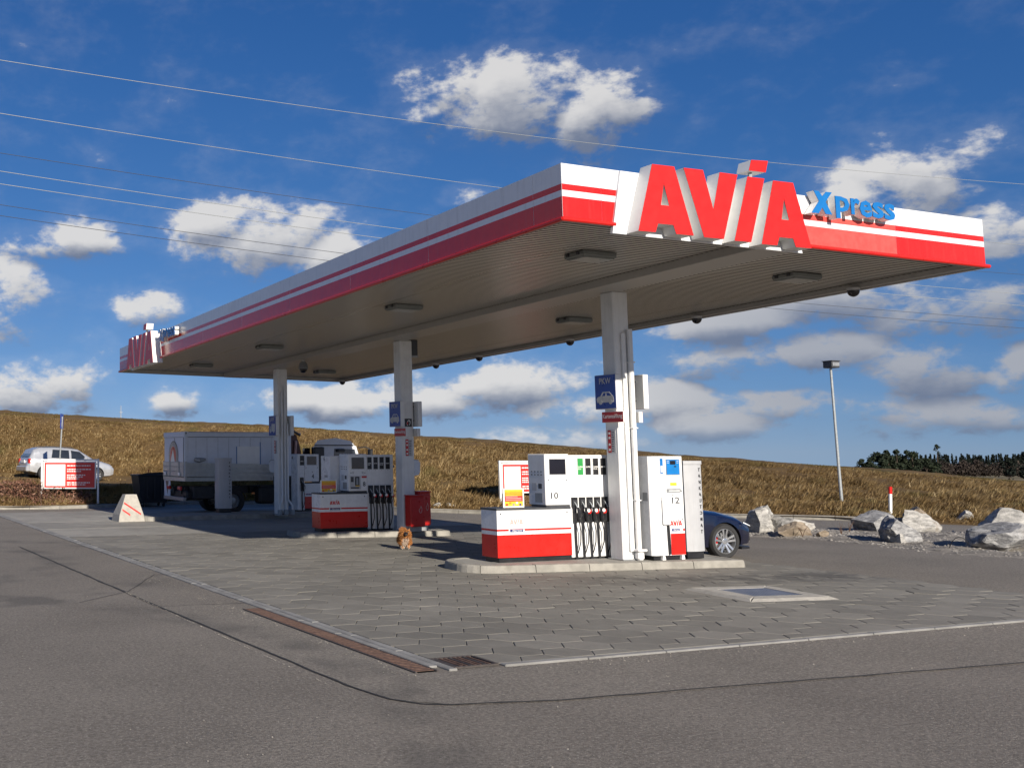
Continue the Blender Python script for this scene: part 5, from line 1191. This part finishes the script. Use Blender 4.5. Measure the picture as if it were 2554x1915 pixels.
m_ = MB(); m_.add([(2.50, -.52, 1.315), (2.50, .52, 1.315), (2.98, .58, 1.02), (2.98, -.58, 1.02)], [(0, 1, 2, 3)], GLASS); m_.v = [(x, y, z+.02) for x, y, z in m_.v]; m_.build('windscreen', root)
for sd in (-1, 1):
    m_ = MB(); m_.box(.03, .13, min(sd*.60, sd*.79), max(sd*.60, sd*.79), .70, .90, LAMPR, .01); m_.build('tail_light', root)
    m_ = MB(); m_.box(3.86, 4.0, min(sd*.42, sd*.70), max(sd*.42, sd*.70), .60, .72, LAMPW, .02); m_.build('headlight', root)
    m_ = MB(); m_.box(2.55, 2.68, min(sd*.86, sd*1.0), max(sd*.86, sd*1.0), .96, 1.08, CARSILV, .03); m_.build('mirror', root)
m_ = MB(); m_.box(-.06, .12, -.74, .74, .34, .58, CARSILV, .04); m_.build('rear_bumper', root)
m_ = MB(); m_.box(-.015, .02, -.26, .26, .72, .84, CREAM); m_.build('number_plate', root)
m_ = MB()
for sd in (-1, 1): m_.tube([(.7, sd*.56, 1.435), (.85, sd*.56, 1.475), (2.0, sd*.56, 1.475), (2.15, sd*.55, 1.43)], .015, DARK, 6)
m_.build('roof_rail', root)
# --- lorry with container and crane
root = thing('lorry', 'white flatbed lorry with container, folded maroon crane and aluminium side boards', 'lorry', (2.2, 22.3, 0)); LW = 2.4
def part(name, f, par=None, **k): m_ = MB(); f(m_); return m_.build(name, par or root, **k)
part('chassis', lambda m_: [m_.box(.1, 6.6, y, y+.12, .68, .92, TRUCKD) for y in (.75, 1.5)]+[m_.box(x, x+.1, .6, 1.8, .70, .9, TRUCKD) for x in (.2, 1.2, 2.6, 3.6)])
part('cargo_bed', lambda m_: m_.box(0, 3.25, .03, LW-.03, 1.12, 1.26, TRUCKB, .006))
for sd, y0 in ((0, 0.), (1, LW-.04)):
    for k in range(3):
        z0 = 1.27+k*.155; part('side_board', lambda m_: m_.prism([(.06, z0+.02), (3.2, z0-.05), (3.2, z0+.098), (.06, z0+.168)], (0, y0, 0), (1, 0, 0), (0, 0, 1), -.035, TRUCKB))
    for x in (.0, 1.6, 3.18): part('stake', lambda m_: m_.box(x, x+.07, y0-.012, y0+.05, 1.14, 1.79-.07*(x > 3), TRUCKB, .006))
for k in range(3): part('tailgate_board', lambda m_: m_.box(-.035, .0, .07, LW-.07, 1.29+k*.165, 1.445+k*.165, TRUCKB, .006))
for y in (.5, 1.5): part('tailgate_strap', lambda m_: m_.box(-.05, -.036, y, y+.06, 1.25, 1.80, GALV))
for y in (.35, 1.9): part('latch', lambda m_: m_.box(-.07, -.05, y, y+.22, 1.30, 1.42, CREAM, .01))
cbx = part('container', lambda m_: m_.box(.03, 3.9, .09, LW-.02, 1.27, 2.62, TRUCKW, .01))
part('top_rail', lambda m_: m_.box(.0, 3.95, .06, LW, 2.622, 2.80, TRUCKW, .012), cbx)
for x in (.0, 3.87): part('corner_post', lambda m_: (m_.box(x-.005, x+.1, .055, .088, 1.27, 2.81, TRUCKW, .006), m_.box(x+.03, x+.075, .05, .056, 2.72, 2.78, BLACK)), cbx)
part('rail_groove', lambda m_: (m_.box(.15, 2.9, .052, .059, 2.775, 2.787, DARKBLUE), m_.box(.12, 3.86, .056, .0595, 2.612, 2.622, DARK)), cbx)
for k in range(9): part('panel_seam', lambda m_: m_.box(.42+k*.40, .428+k*.40, .086, .0895, 1.3, 2.60, GREY), cbx)
part('door_gap', lambda m_: (m_.box(.022, .0295, 1.2, 1.22, 1.3, 2.6, DARK), m_.box(.018, .0295, .22, .25, 1.3, 2.6, DARK)), cbx)
def disc(cy, cz, r, x, mt, n=24, sq=1.): return lambda m_: m_.prism([(-(cy)+r*sq*math.cos(2*math.pi*k/n), cz+r*math.sin(2*math.pi*k/n)) for k in range(n)], (x, 0, 0), (0, -1, 0), (0, 0, 1), .003, mt)
lg = part('round_emblem', disc(1.32, 1.98, .52, .018, DARK), cbx); part('emblem_ring', disc(1.32, 1.98, .49, .014, GREY), lg); part('emblem_ring', disc(1.32, 1.98, .36, .009, LIGHTG), lg); part('emblem_field', disc(1.32, 1.98, .33, .005, EXTRED), lg)
part('emblem_figure', lambda m_: m_.prism([(-1.60, 1.67), (-1.04, 1.67), (-1.16, 1.86), (-1.22, 2.0), (-1.32, 2.2), (-1.40, 2.08), (-1.52, 1.9)], (.001, 0, 0), (0, -1, 0), (0, 0, 1), .003, CREAM), lg)
part('white_poster', lambda m_: m_.box(1.93, 2.78, .078, .0855, 1.55, 2.30, CREAM), cbx); part('poster_edge', lambda m_: m_.box(1.90, 1.925, .078, .0855, 1.55, 2.30, BLUES), cbx); part('poster_edge', lambda m_: m_.box(2.785, 2.81, .078, .0855, 1.55, 2.45, BLUES), cbx)
part('tarp_bundle', lambda m_: m_.tube([(.35, .06, 1.86), (.5, .0, 1.83), (.75, .05, 1.86)], [.05, .09, .04], GREY, 7))
for x in (1.75,):
    for y0 in (.02, LW-.52):
        def wh(m_, y0=y0, x=x):
            T = Matrix.Translation((x, y0, .44)); lathe(m_, [(.24, .5), (.42, .5), (.44, .46), (.44, .27), (.40, .25), (.44, .23), (.44, .04), (.42, 0), (.27, .0), (.25, .03), (.24, .10)], TYRE, 32, T)
        w = part('wheel', wh); part('rim', lambda m_: lathe(m_, [(.25, .03), (.24, .10), (.16, .16), (.13, .06), (.04, .04), (.005, .04)], GREY, 24, Matrix.Translation((x, y0, .44))), w)
for y0 in (.05, LW-.35):
    w = part('wheel', lambda m_: lathe(m_, [(.24, .3), (.42, .3), (.44, .26), (.44, .04), (.42, 0), (.27, .0), (.24, .06)], TYRE, 32, Matrix.Translation((5.75, y0, .44)))); part('rim', lambda m_: lathe(m_, [(.25, .03), (.2, .02), (.12, .0), (.005, -.01)], GREY, 24, Matrix.Translation((5.75, y0, .44))), w)
for y0 in (.03, LW-.5): part('mudguard', lambda m_: m_.prism([(1.75+.53*math.cos(a), .44+.53*math.sin(a)) for a in np.linspace(.15, 2.99, 14)]+[(1.75+.50*math.cos(a), .44+.50*math.sin(a)) for a in np.linspace(2.99, .15, 14)], (0, y0, 0), (1, 0, 0), (0, 0, 1), -.46, TRUCKD))
part('fuel_tank', lambda m_: m_.box(2.75, 3.35, .06, .6, .32, .92, TRUCKD, .08)); part('tool_box', lambda m_: m_.box(.35, 1.1, .12, .6, .52, .95, TRUCKD, .03)); part('tool_box', lambda m_: m_.box(3.5, 4.4, .1, .6, .4, .95, TRUCKD, .03))
part('underride_bar', lambda m_: m_.box(-.02, .08, .1, LW-.1, .46, .58, GREY, .01)); part('rear_panel', lambda m_: m_.box(.02, .05, 1.7, 2.36, .45, 1.2, TRUCKW, .01)); part('panel_mark', lambda m_: m_.prism([(-2.2, 1.1), (-1.85, 1.1), (-1.95, .62)], (.015, 0, 0), (0, -1, 0), (0, 0, 1), .003, DARK))
for y in (.35, 1.55): part('tail_light', lambda m_: m_.box(-.06, .02, y, y+.3, .82, .94, LAMPR, .02))
part('side_marker', lambda m_: m_.box(2.45, 2.55, .02, .06, .66, .72, LAMPO)); part('side_marker', lambda m_: m_.box(3.28, 3.36, -.01, .02, 1.28, 1.42, LAMPO))
part('underframe_pipe', lambda m_: (m_.tube([(.1, .5, .6), (.7, .4, .5), (1.1, .6, .62)], .035, TRUCKD, 6), m_.tube([(.1, .8, .45), (.9, .8, .45)], .03, GALV, 6), m_.box(.15, .9, .3, 2.1, .5, .8, TRUCKD, .05)))
# crane between container and cab
part('crane_base', lambda m_: (m_.box(4.05, 4.5, .5, 1.9, .9, 1.5, TRUCKD, .04), m_.cyl((4.28, 1.2, 1.4), (4.28, 1.2, 2.05), .16, MAROON, 14)))
part('crane_arm', lambda m_: m_.prism([(4.0, 1.55), (4.72, 1.55), (4.50, 2.45), (4.38, 2.72), (4.16, 2.80), (3.98, 2.68)], (0, .55, 0), (1, 0, 0), (0, 0, 1), -.22, MAROON)); part('crane_arm', lambda m_: m_.prism([(4.42, 1.6), (4.86, 1.6), (4.62, 2.72), (4.36, 2.76)], (0, 1.0, 0), (1, 0, 0), (0, 0, 1), -.2, MAROON))
part('crane_ram', lambda m_: m_.tube([(4.3, .5, 1.6), (4.36, .5, 2.5)], .05, FADED, 8)); part('crane_joint', lambda m_: m_.tube([(4.0, .45, 2.72), (4.25, .45, 2.83), (4.5, .45, 2.70)], .05, BLACK, 7)); part('crane_hose', lambda m_: m_.tube([(3.95, .5, 1.7), (3.98, .46, 2.2), (4.1, .46, 2.75)], .03, BLACK, 6))
part('crane_lamp', lambda m_: m_.box(4.48, 4.56, .5, .62, 2.70, 2.78, LAMPW, .01))
# cab
cabp = [(4.85, .75), (6.62, .75), (6.78, .95), (6.78, 1.55), (6.55, 2.30), (6.2, 2.46), (4.95, 2.42), (4.85, 2.3)]
cab_ = part('cab', lambda m_: m_.prism(cabp, (0, .06, 0), (1, 0, 0), (0, 0, 1), -2.28, TRUCKC))
part('roof_cap', lambda m_: m_.prism([(4.86, 2.36), (6.45, 2.36), (6.30, 2.50), (5.7, 2.60), (5.0, 2.52)], (0, .03, 0), (1, 0, 0), (0, 0, 1), -2.34, TRUCKC), cab_)
part('roof_edge', lambda m_: m_.box(4.9, 6.42, .02, .045, 2.325, 2.36, BLACK), cab_)
part('rear_window', lambda m_: m_.box(4.835, 4.848, .35, .95, 1.6, 2.25, GLASS), cab_); part('air_intake', lambda m_: m_.box(4.86, 5.25, .0, .30, .9, 2.28, BLACK, .03), cab_)
part('side_window', lambda m_: m_.prism([(5.62, 1.62), (6.62, 1.62), (6.48, 2.2), (5.66, 2.22)], (0, .055, 0), (1, 0, 0), (0, 0, 1), .006, GLASS), cab_); part('windscreen', lambda m_: m_.quad((6.795, .3, 1.58), (6.795, 2.1, 1.58), (6.585, 2.1, 2.22), (6.585, .3, 2.22), GLASS), cab_)
part('door', lambda m_: m_.prism([[(5.45, .95), (6.66, .95), (6.70, 1.55), (6.50, 2.28), (5.50, 2.28)], [(5.60, 1.58), (6.66, 1.58), (6.48, 2.24), (5.64, 2.25)]], (0, .058, 0), (1, 0, 0), (0, 0, 1), .008, TRUCKC), cab_)
part('mirror', lambda m_: (m_.tube([(6.6, .05, 2.25), (6.85, -.1, 2.28), (7.0, -.15, 2.2)], .022, BLACK, 6), m_.box(6.93, 7.06, -.26, -.06, 1.75, 2.2, BLACK, .03)), cab_); part('mirror', lambda m_: m_.box(5.75, 6.05, -.06, .05, 2.10, 2.22, BLACK, .03), cab_)
part('beacon', lambda m_: m_.box(5.95, 6.03, .4, .5, 2.52, 2.60, BLACK, .01), cab_)
part('bumper', lambda m_: m_.box(6.5, 6.9, .05, 2.35, .42, .76, TRUCKD, .04)); part('headlight', lambda m_: [m_.box(6.88, 6.92, y, y+.3, .52, .68, LAMPW, .02) for y in (.15, 1.95)])
for k in range(5): part('cab_step', lambda m_: m_.box(4.88, 5.2, .015, .035, 1.0+k*.22, 1.04+k*.22, GREY))
# ================================================================ THE DOG
FUR = mat('ginger_fur', (.40, .175, .06), .85, var=.28, vs=7., spec=.1); FURW = mat('cream_fur', (.58, .46, .36), .85, var=.1, spec=.1); FURD = mat('dark_muzzle', (.016, .010, .009), .5, var=.3)
dog = thing('dog', 'small fluffy ginger dog with white chest standing in front of the middle island', 'dog', (2.47, 8.52, .021), -.36)
def skin(name, verts, edges, mt, par, lv=2):
    me = bpy.data.meshes.new(name); me.from_pydata([v[:3] for v in verts], edges, []); o = obj(name, me)
    s_ = o.modifiers.new('s', 'SKIN'); s_.use_smooth_shade = True
    for k, v in enumerate(verts): me.skin_vertices[0].data[k].radius = (v[3], v[4] if len(v) > 4 else v[3])
    me.skin_vertices[0].data[0].use_root = True
    d = o.modifiers.new('d', 'SUBSURF'); d.levels = lv
    m2 = bpy.data.meshes.new_from_object(o.evaluated_get(bpy.context.evaluated_depsgraph_get())); bpy.data.objects.remove(o); m2.materials.clear(); m2.materials.append(mt)
    m2.polygons.foreach_set('material_index', [0]*len(m2.polygons)); m2.name = name; return obj(name, m2, par)
DV = [(0, .12, .235, .115), (0, .0, .235, .118), (0, -.11, .25, .112), (0, -.165, .315, .09), (.0, -.20, .355, .082), (-.012, -.265, .335, .034), (-.014, -.295, .332, .024),
      (.065, -.11, .15, .042), (.066, -.125, .07, .026), (.066, -.14, .022, .024), (-.065, -.11, .15, .042), (-.066, -.12, .07, .026), (-.066, -.135, .022, .024),
      (.068, .13, .16, .056), (.07, .10, .10, .034), (.07, .155, .06, .022), (.07, .135, .02, .024), (-.068, .13, .16, .056), (-.07, .10, .10, .034), (-.07, .155, .06, .022), (-.07, .135, .02, .024), (0, .2, .30, .05), (0, .19, .38, .06), (0, .13, .40, .04)]
DE = [(0, 1), (1, 2), (2, 3), (3, 4), (4, 5), (5, 6), (2, 7), (7, 8), (8, 9), (2, 10), (10, 11), (11, 12), (0, 13), (13, 14), (14, 15), (15, 16), (0, 17), (17, 18), (18, 19), (19, 20), (0, 21), (21, 22), (22, 23)]
body = skin('body', DV, DE, FUR, dog)
me = body.data; n_v = len(me.vertices); co = np.zeros(n_v*3); no = np.zeros(n_v*3); me.vertices.foreach_get('co', co); me.vertices.foreach_get('normal', no); co, no = co.reshape(-1, 3), no.reshape(-1, 3)
def fur(name, sel, n, L, mt):
    k = np.where(sel)[0]; pk = k[rng.integers(0, len(k), n)]; p = co[pk]+rng.normal(0, .012, (n, 3)); d = no[pk]+rng.normal(0, .28, (n, 3)); d[:, 2] -= .75; d /= np.linalg.norm(d, axis=1)[:, None]
    w = np.cross(d, rng.normal(size=(n, 3))); w /= np.linalg.norm(w, axis=1)[:, None]; l = (L*rng.uniform(.5, 1.2, n))[:, None]
    V3 = np.stack([p-w*.0045-d*.01, p+w*.0045-d*.01, p+d*l], 1).reshape(-1, 3); return tri_mesh(name, V3, np.arange(n*3).reshape(-1, 3), mt, dog)
torso = (co[:, 2] > .13) & ~((co[:, 1] < -.235) & (co[:, 2] > .28)); chest = (co[:, 1] < -.12) & (co[:, 2] < .255) & (co[:, 2] > .11) & (np.abs(co[:, 0]+.01) < .06)
fur('coat', torso & ~chest, 9000, .045, FUR); fur('chest_fur', chest, 700, .05, FURW); fur('leg_fur', co[:, 2] <= .13, 500, .018, FURW)
m_ = MB(); m_.tube([(-.012, -.258, .336), (-.014, -.29, .333), (-.015, -.325, .330)], [.046, .037, .026], FURD, 12); m_.build('muzzle', dog)
m_ = MB(); m_.tube([(-.015, -.322, .342), (-.015, -.338, .342)], [.017, .012], BLACK, 10); m_.build('nose', dog)
for sd in (-1, 1):
    m_ = MB(); m_.tube([(sd*.034, -.262, .372), (sd*.036, -.276, .374)], [.013, .009], BLACK, 8); m_.build('eye', dog)
    m_ = MB(); m_.add([(sd*.05, -.19, .41), (sd*.085, -.17, .385), (sd*.082, -.19, .452), (sd*.068, -.165, .41)], [(0, 1, 2), (1, 3, 2), (3, 0, 2)], FUR); m_.build('ear', dog)
# ================================================================ LINES, MAST, WOODS
LINES = [([(4.62, 81.25, 37.53), (67.82, 91.75, 40.43), (160.34, 91.52, 42.28)], 'topmost pale power line crossing the whole sky', GALV), ([(4.78, 81.73, 32.73), (66.41, 92.3, 33.74), (152.6, 92.82, 33.16)], 'second pale power line from the top, passing behind the canopy', GALV), ([(4.9, 82.08, 29.15), (56.64, 91.9, 29.5), (152.75, 93.26, 28.7)], 'thin dark power line below the two upper pale ones', DARK),
         ([(4.96, 82.25, 27.52), (52.27, 91.65, 27.51), (138.65, 94.06, 26.06)], 'upper line of the close pale pair in mid sky', GALV), ([(5.0, 82.36, 26.37), (49.26, 91.43, 26.23), (130.34, 94.44, 24.57)], 'lower line of the close pale pair in mid sky', GALV), ([(5.07, 82.55, 24.49), (44.28, 91.02, 24.08), (118.01, 94.85, 22.48)], 'upper line of the lowest dark pair', DARK), ([(5.1, 82.65, 23.51), (42.19, 90.84, 23.11), (112.6, 94.97, 21.52)], 'lower line of the lowest dark pair', DARK)]
for pts, lb, mt in LINES:
    p0, p1, p2 = (Vector(p) for p in pts); tm = (p1-p0).length/((p1-p0).length+(p2-p1).length); Q = []
    for k in range(61):
        t = -.25+1.7*k/60; Q.append(p0*((t-tm)*(t-1)/(tm))+p1*(t*(t-1)/(tm*(tm-1)))+p2*(t*(t-tm)/(1-tm)))
    o_ = Q[0]; m_ = MB(); m_.tube(Q, .033 if mt is GALV else .028, mt, 5); ob_ = m_.build('power_line', None, o_); ob_.location = o_; tag(ob_, lb, 'power line', 'power lines across the sky')
t = thing('radio_mast', 'tiny distant radio mast on the ridge left of the canopy', 'mast', (70.7, 279.3, 6.)); m_ = MB(); m_.tube([(0, 0, 0), (0, 0, 9.6)], [.22, .08], GREY, 6); m_.build('mast', t); m_ = MB(); m_.box(-.45, .45, -.2, .2, 7.6, 7.75, GREY); m_.build('crossarm', t)
PINE = grass_mat('pine_needles', ((.012, .017, .011), (.022, .032, .018), (.045, .056, .028), (.03, .036, .018))); BARE = grass_mat('bare_branches', ((.022, .017, .016), (.045, .035, .03), (.085, .066, .052), (.05, .04, .03))); SPRUCE = grass_mat('spruce_needles', ((.008, .012, .011), (.014, .02, .016), (.026, .034, .022), (.02, .026, .018)))
def tree(label, loc, h, w, crown0, nq, mt, grp, name='pine_tree', shape='round', sz=.42):
    t = thing(name, label, 'tree', loc, 0, grp); m_ = MB(); m_.tube([(0, 0, -.5), (random.gauss(0, .1), 0, h*.5), (random.gauss(0, .2), 0, h*.93)], [.22, .15, .05], WOODD, 6); m_.build('trunk', t); cl = []
    for k in range(9):
        f = random.random(); a = random.uniform(0, 6.28); rr_ = w*.5*(math.sqrt(max(.05, 1-(f*1.5-.6)**2))*.75 if shape == 'round' else (1-f)*.8+.06); z = h*(crown0+(1-crown0)*f*.93); cl.append((math.cos(a)*rr_*.8, math.sin(a)*rr_*.8, z, w*(.24 if shape == 'round' else .2*(1.1-f)+.04)))
    cl.append((0, 0, h*.95, w*.14))
    def pt():
        c = random.choice(cl); v = Vector((random.gauss(0, 1), random.gauss(0, 1), random.gauss(0, .7))).normalized()*c[3]*random.random()**.4; return (c[0]+v.x, c[1]+v.y, c[2]+v.z)
    leafmass('crown', nq, pt, sz, mt, t); return t
A0, A1 = Vector((344.5, 265.7, -9.)), Vector((371.5, 256., -9.6)); hs = [7.2, 8.4, 9.1, 9.9, 10.3, 10.9, 11.5, 11.8, 11.6, 11.2, 11.7, 11.0, 9.4, 8.3, 7.4]
for i, h in enumerate(hs):
    f = (i+.5)/len(hs); p = A0.lerp(A1, f)+Vector((random.gauss(0, .4), random.uniform(-3, 5), 0)); tree('dark green pine of the clump on the skyline right of the lamp mast', p, h+random.gauss(0, .25), 5.6, .15, 1700, PINE, 'pines of the clump on the skyline', sz=.36)
p = A0.lerp(A1, .97); tree('lone taller pine with bare stem right of the pine clump', p+Vector((.8, 0, 0)), 14.0, 2.4, .80, 220, PINE, 'lone pine', sz=.3)
# the wood behind: spruces and bare broadleaf trees that read as one mass
Vs = []
w0, w1 = Vector((490., 347., -10.)), Vector((590., 310., -11.2))
def mass(n, gen, size):
    c = np.array([gen() for _ in range(n)]); a = rng.normal(size=(n, 3)); a /= np.linalg.norm(a, axis=1)[:, None]; b_ = np.cross(a, rng.normal(size=(n, 3))); b_ /= np.linalg.norm(b_, axis=1)[:, None]; s_ = (size*rng.uniform(.5, 1.3, n))[:, None]
    return np.stack([c-a*s_, c-b_*s_*.6, c+a*s_, c+b_*s_*.6], 1).reshape(-1, 3)
tops = [(w0.lerp(w1, random.random()), random.uniform(7.5, 10.5), random.uniform(1.3, 2.)) for _ in range(260)]
def g1():
    c, h, w = random.choice(tops); f = random.random()**.8; r_ = w*(1-f); a = random.uniform(0, 6.28); q_ = random.random(); return (c.x+math.cos(a)*r_*q_, c.y+math.sin(a)*r_*q_+14, c.z+h*f+.5+.01*(c.x-500))
VV = mass(40000, g1, .55); tag(tri_mesh('spruce_forest', VV, np.arange(len(VV)).reshape(-1, 4), SPRUCE), 'dark far spruce wood along the skyline at the right', 'forest', kind='stuff')
cl = [(w0.lerp(w1, random.random()), random.uniform(4.5, 8.), random.uniform(2., 3.2)) for _ in range(120)]
def g2():
    c, h, w = random.choice(cl); v = Vector((random.gauss(0, 1), random.gauss(0, 1), random.gauss(0, 1))).normalized()*random.random()**.4; return (c.x+v.x*w, c.y+v.y*w, c.z+h*.55+v.z*h*.5)
VV = mass(34000, g2, .5); tag(tri_mesh('bare_woodland', VV, np.arange(len(VV)).reshape(-1, 4), BARE), 'brown leafless trees in front of the spruce wood', 'forest', kind='stuff')
for i, (x, y, z, h, w) in enumerate(((404., 247., -10.5, 12.0, 7.), (409., 244., -10.8, 13.2, 8.), (399., 249.5, -10.4, 9.8, 6.))): tree(('dark evergreen at the right picture edge, middle of three', 'tallest dark evergreen at the right picture edge', 'lowest dark evergreen of three at the right picture edge')[i], (x, y, z), h, w, .05, 900, SPRUCE, 'dark evergreens at the picture edge', 'evergreen_tree', sz=.5)
hv = []
for k in range(121):
    a = .35+k*.0075; r_ = 1980.; zt = -22.6+1.3*mnoise.noise(Vector((k*.13, 0, 0)))+.7*mnoise.noise(Vector((k*.9, 3, 0))); x, y = CAMPOS.x+r_*math.sin(a), CAMPOS.y+r_*math.cos(a); hv += [(x*.985, y*.985, -34), (x, y, zt), (x*1.02, y*1.02, -40)]
HILL = mat('hazy_wood', (.024, .036, .06), .95, var=.25, vs=.02); m_ = MB(); m_.add(hv, [(3*k+j, 3*k+j+1, 3*k+j+4, 3*k+j+3) for k in range(120) for j in (0, 1)], HILL); tag(m_.build('distant_hill'), kind='structure')  # the blue of distance haze is mixed into the wood's colour
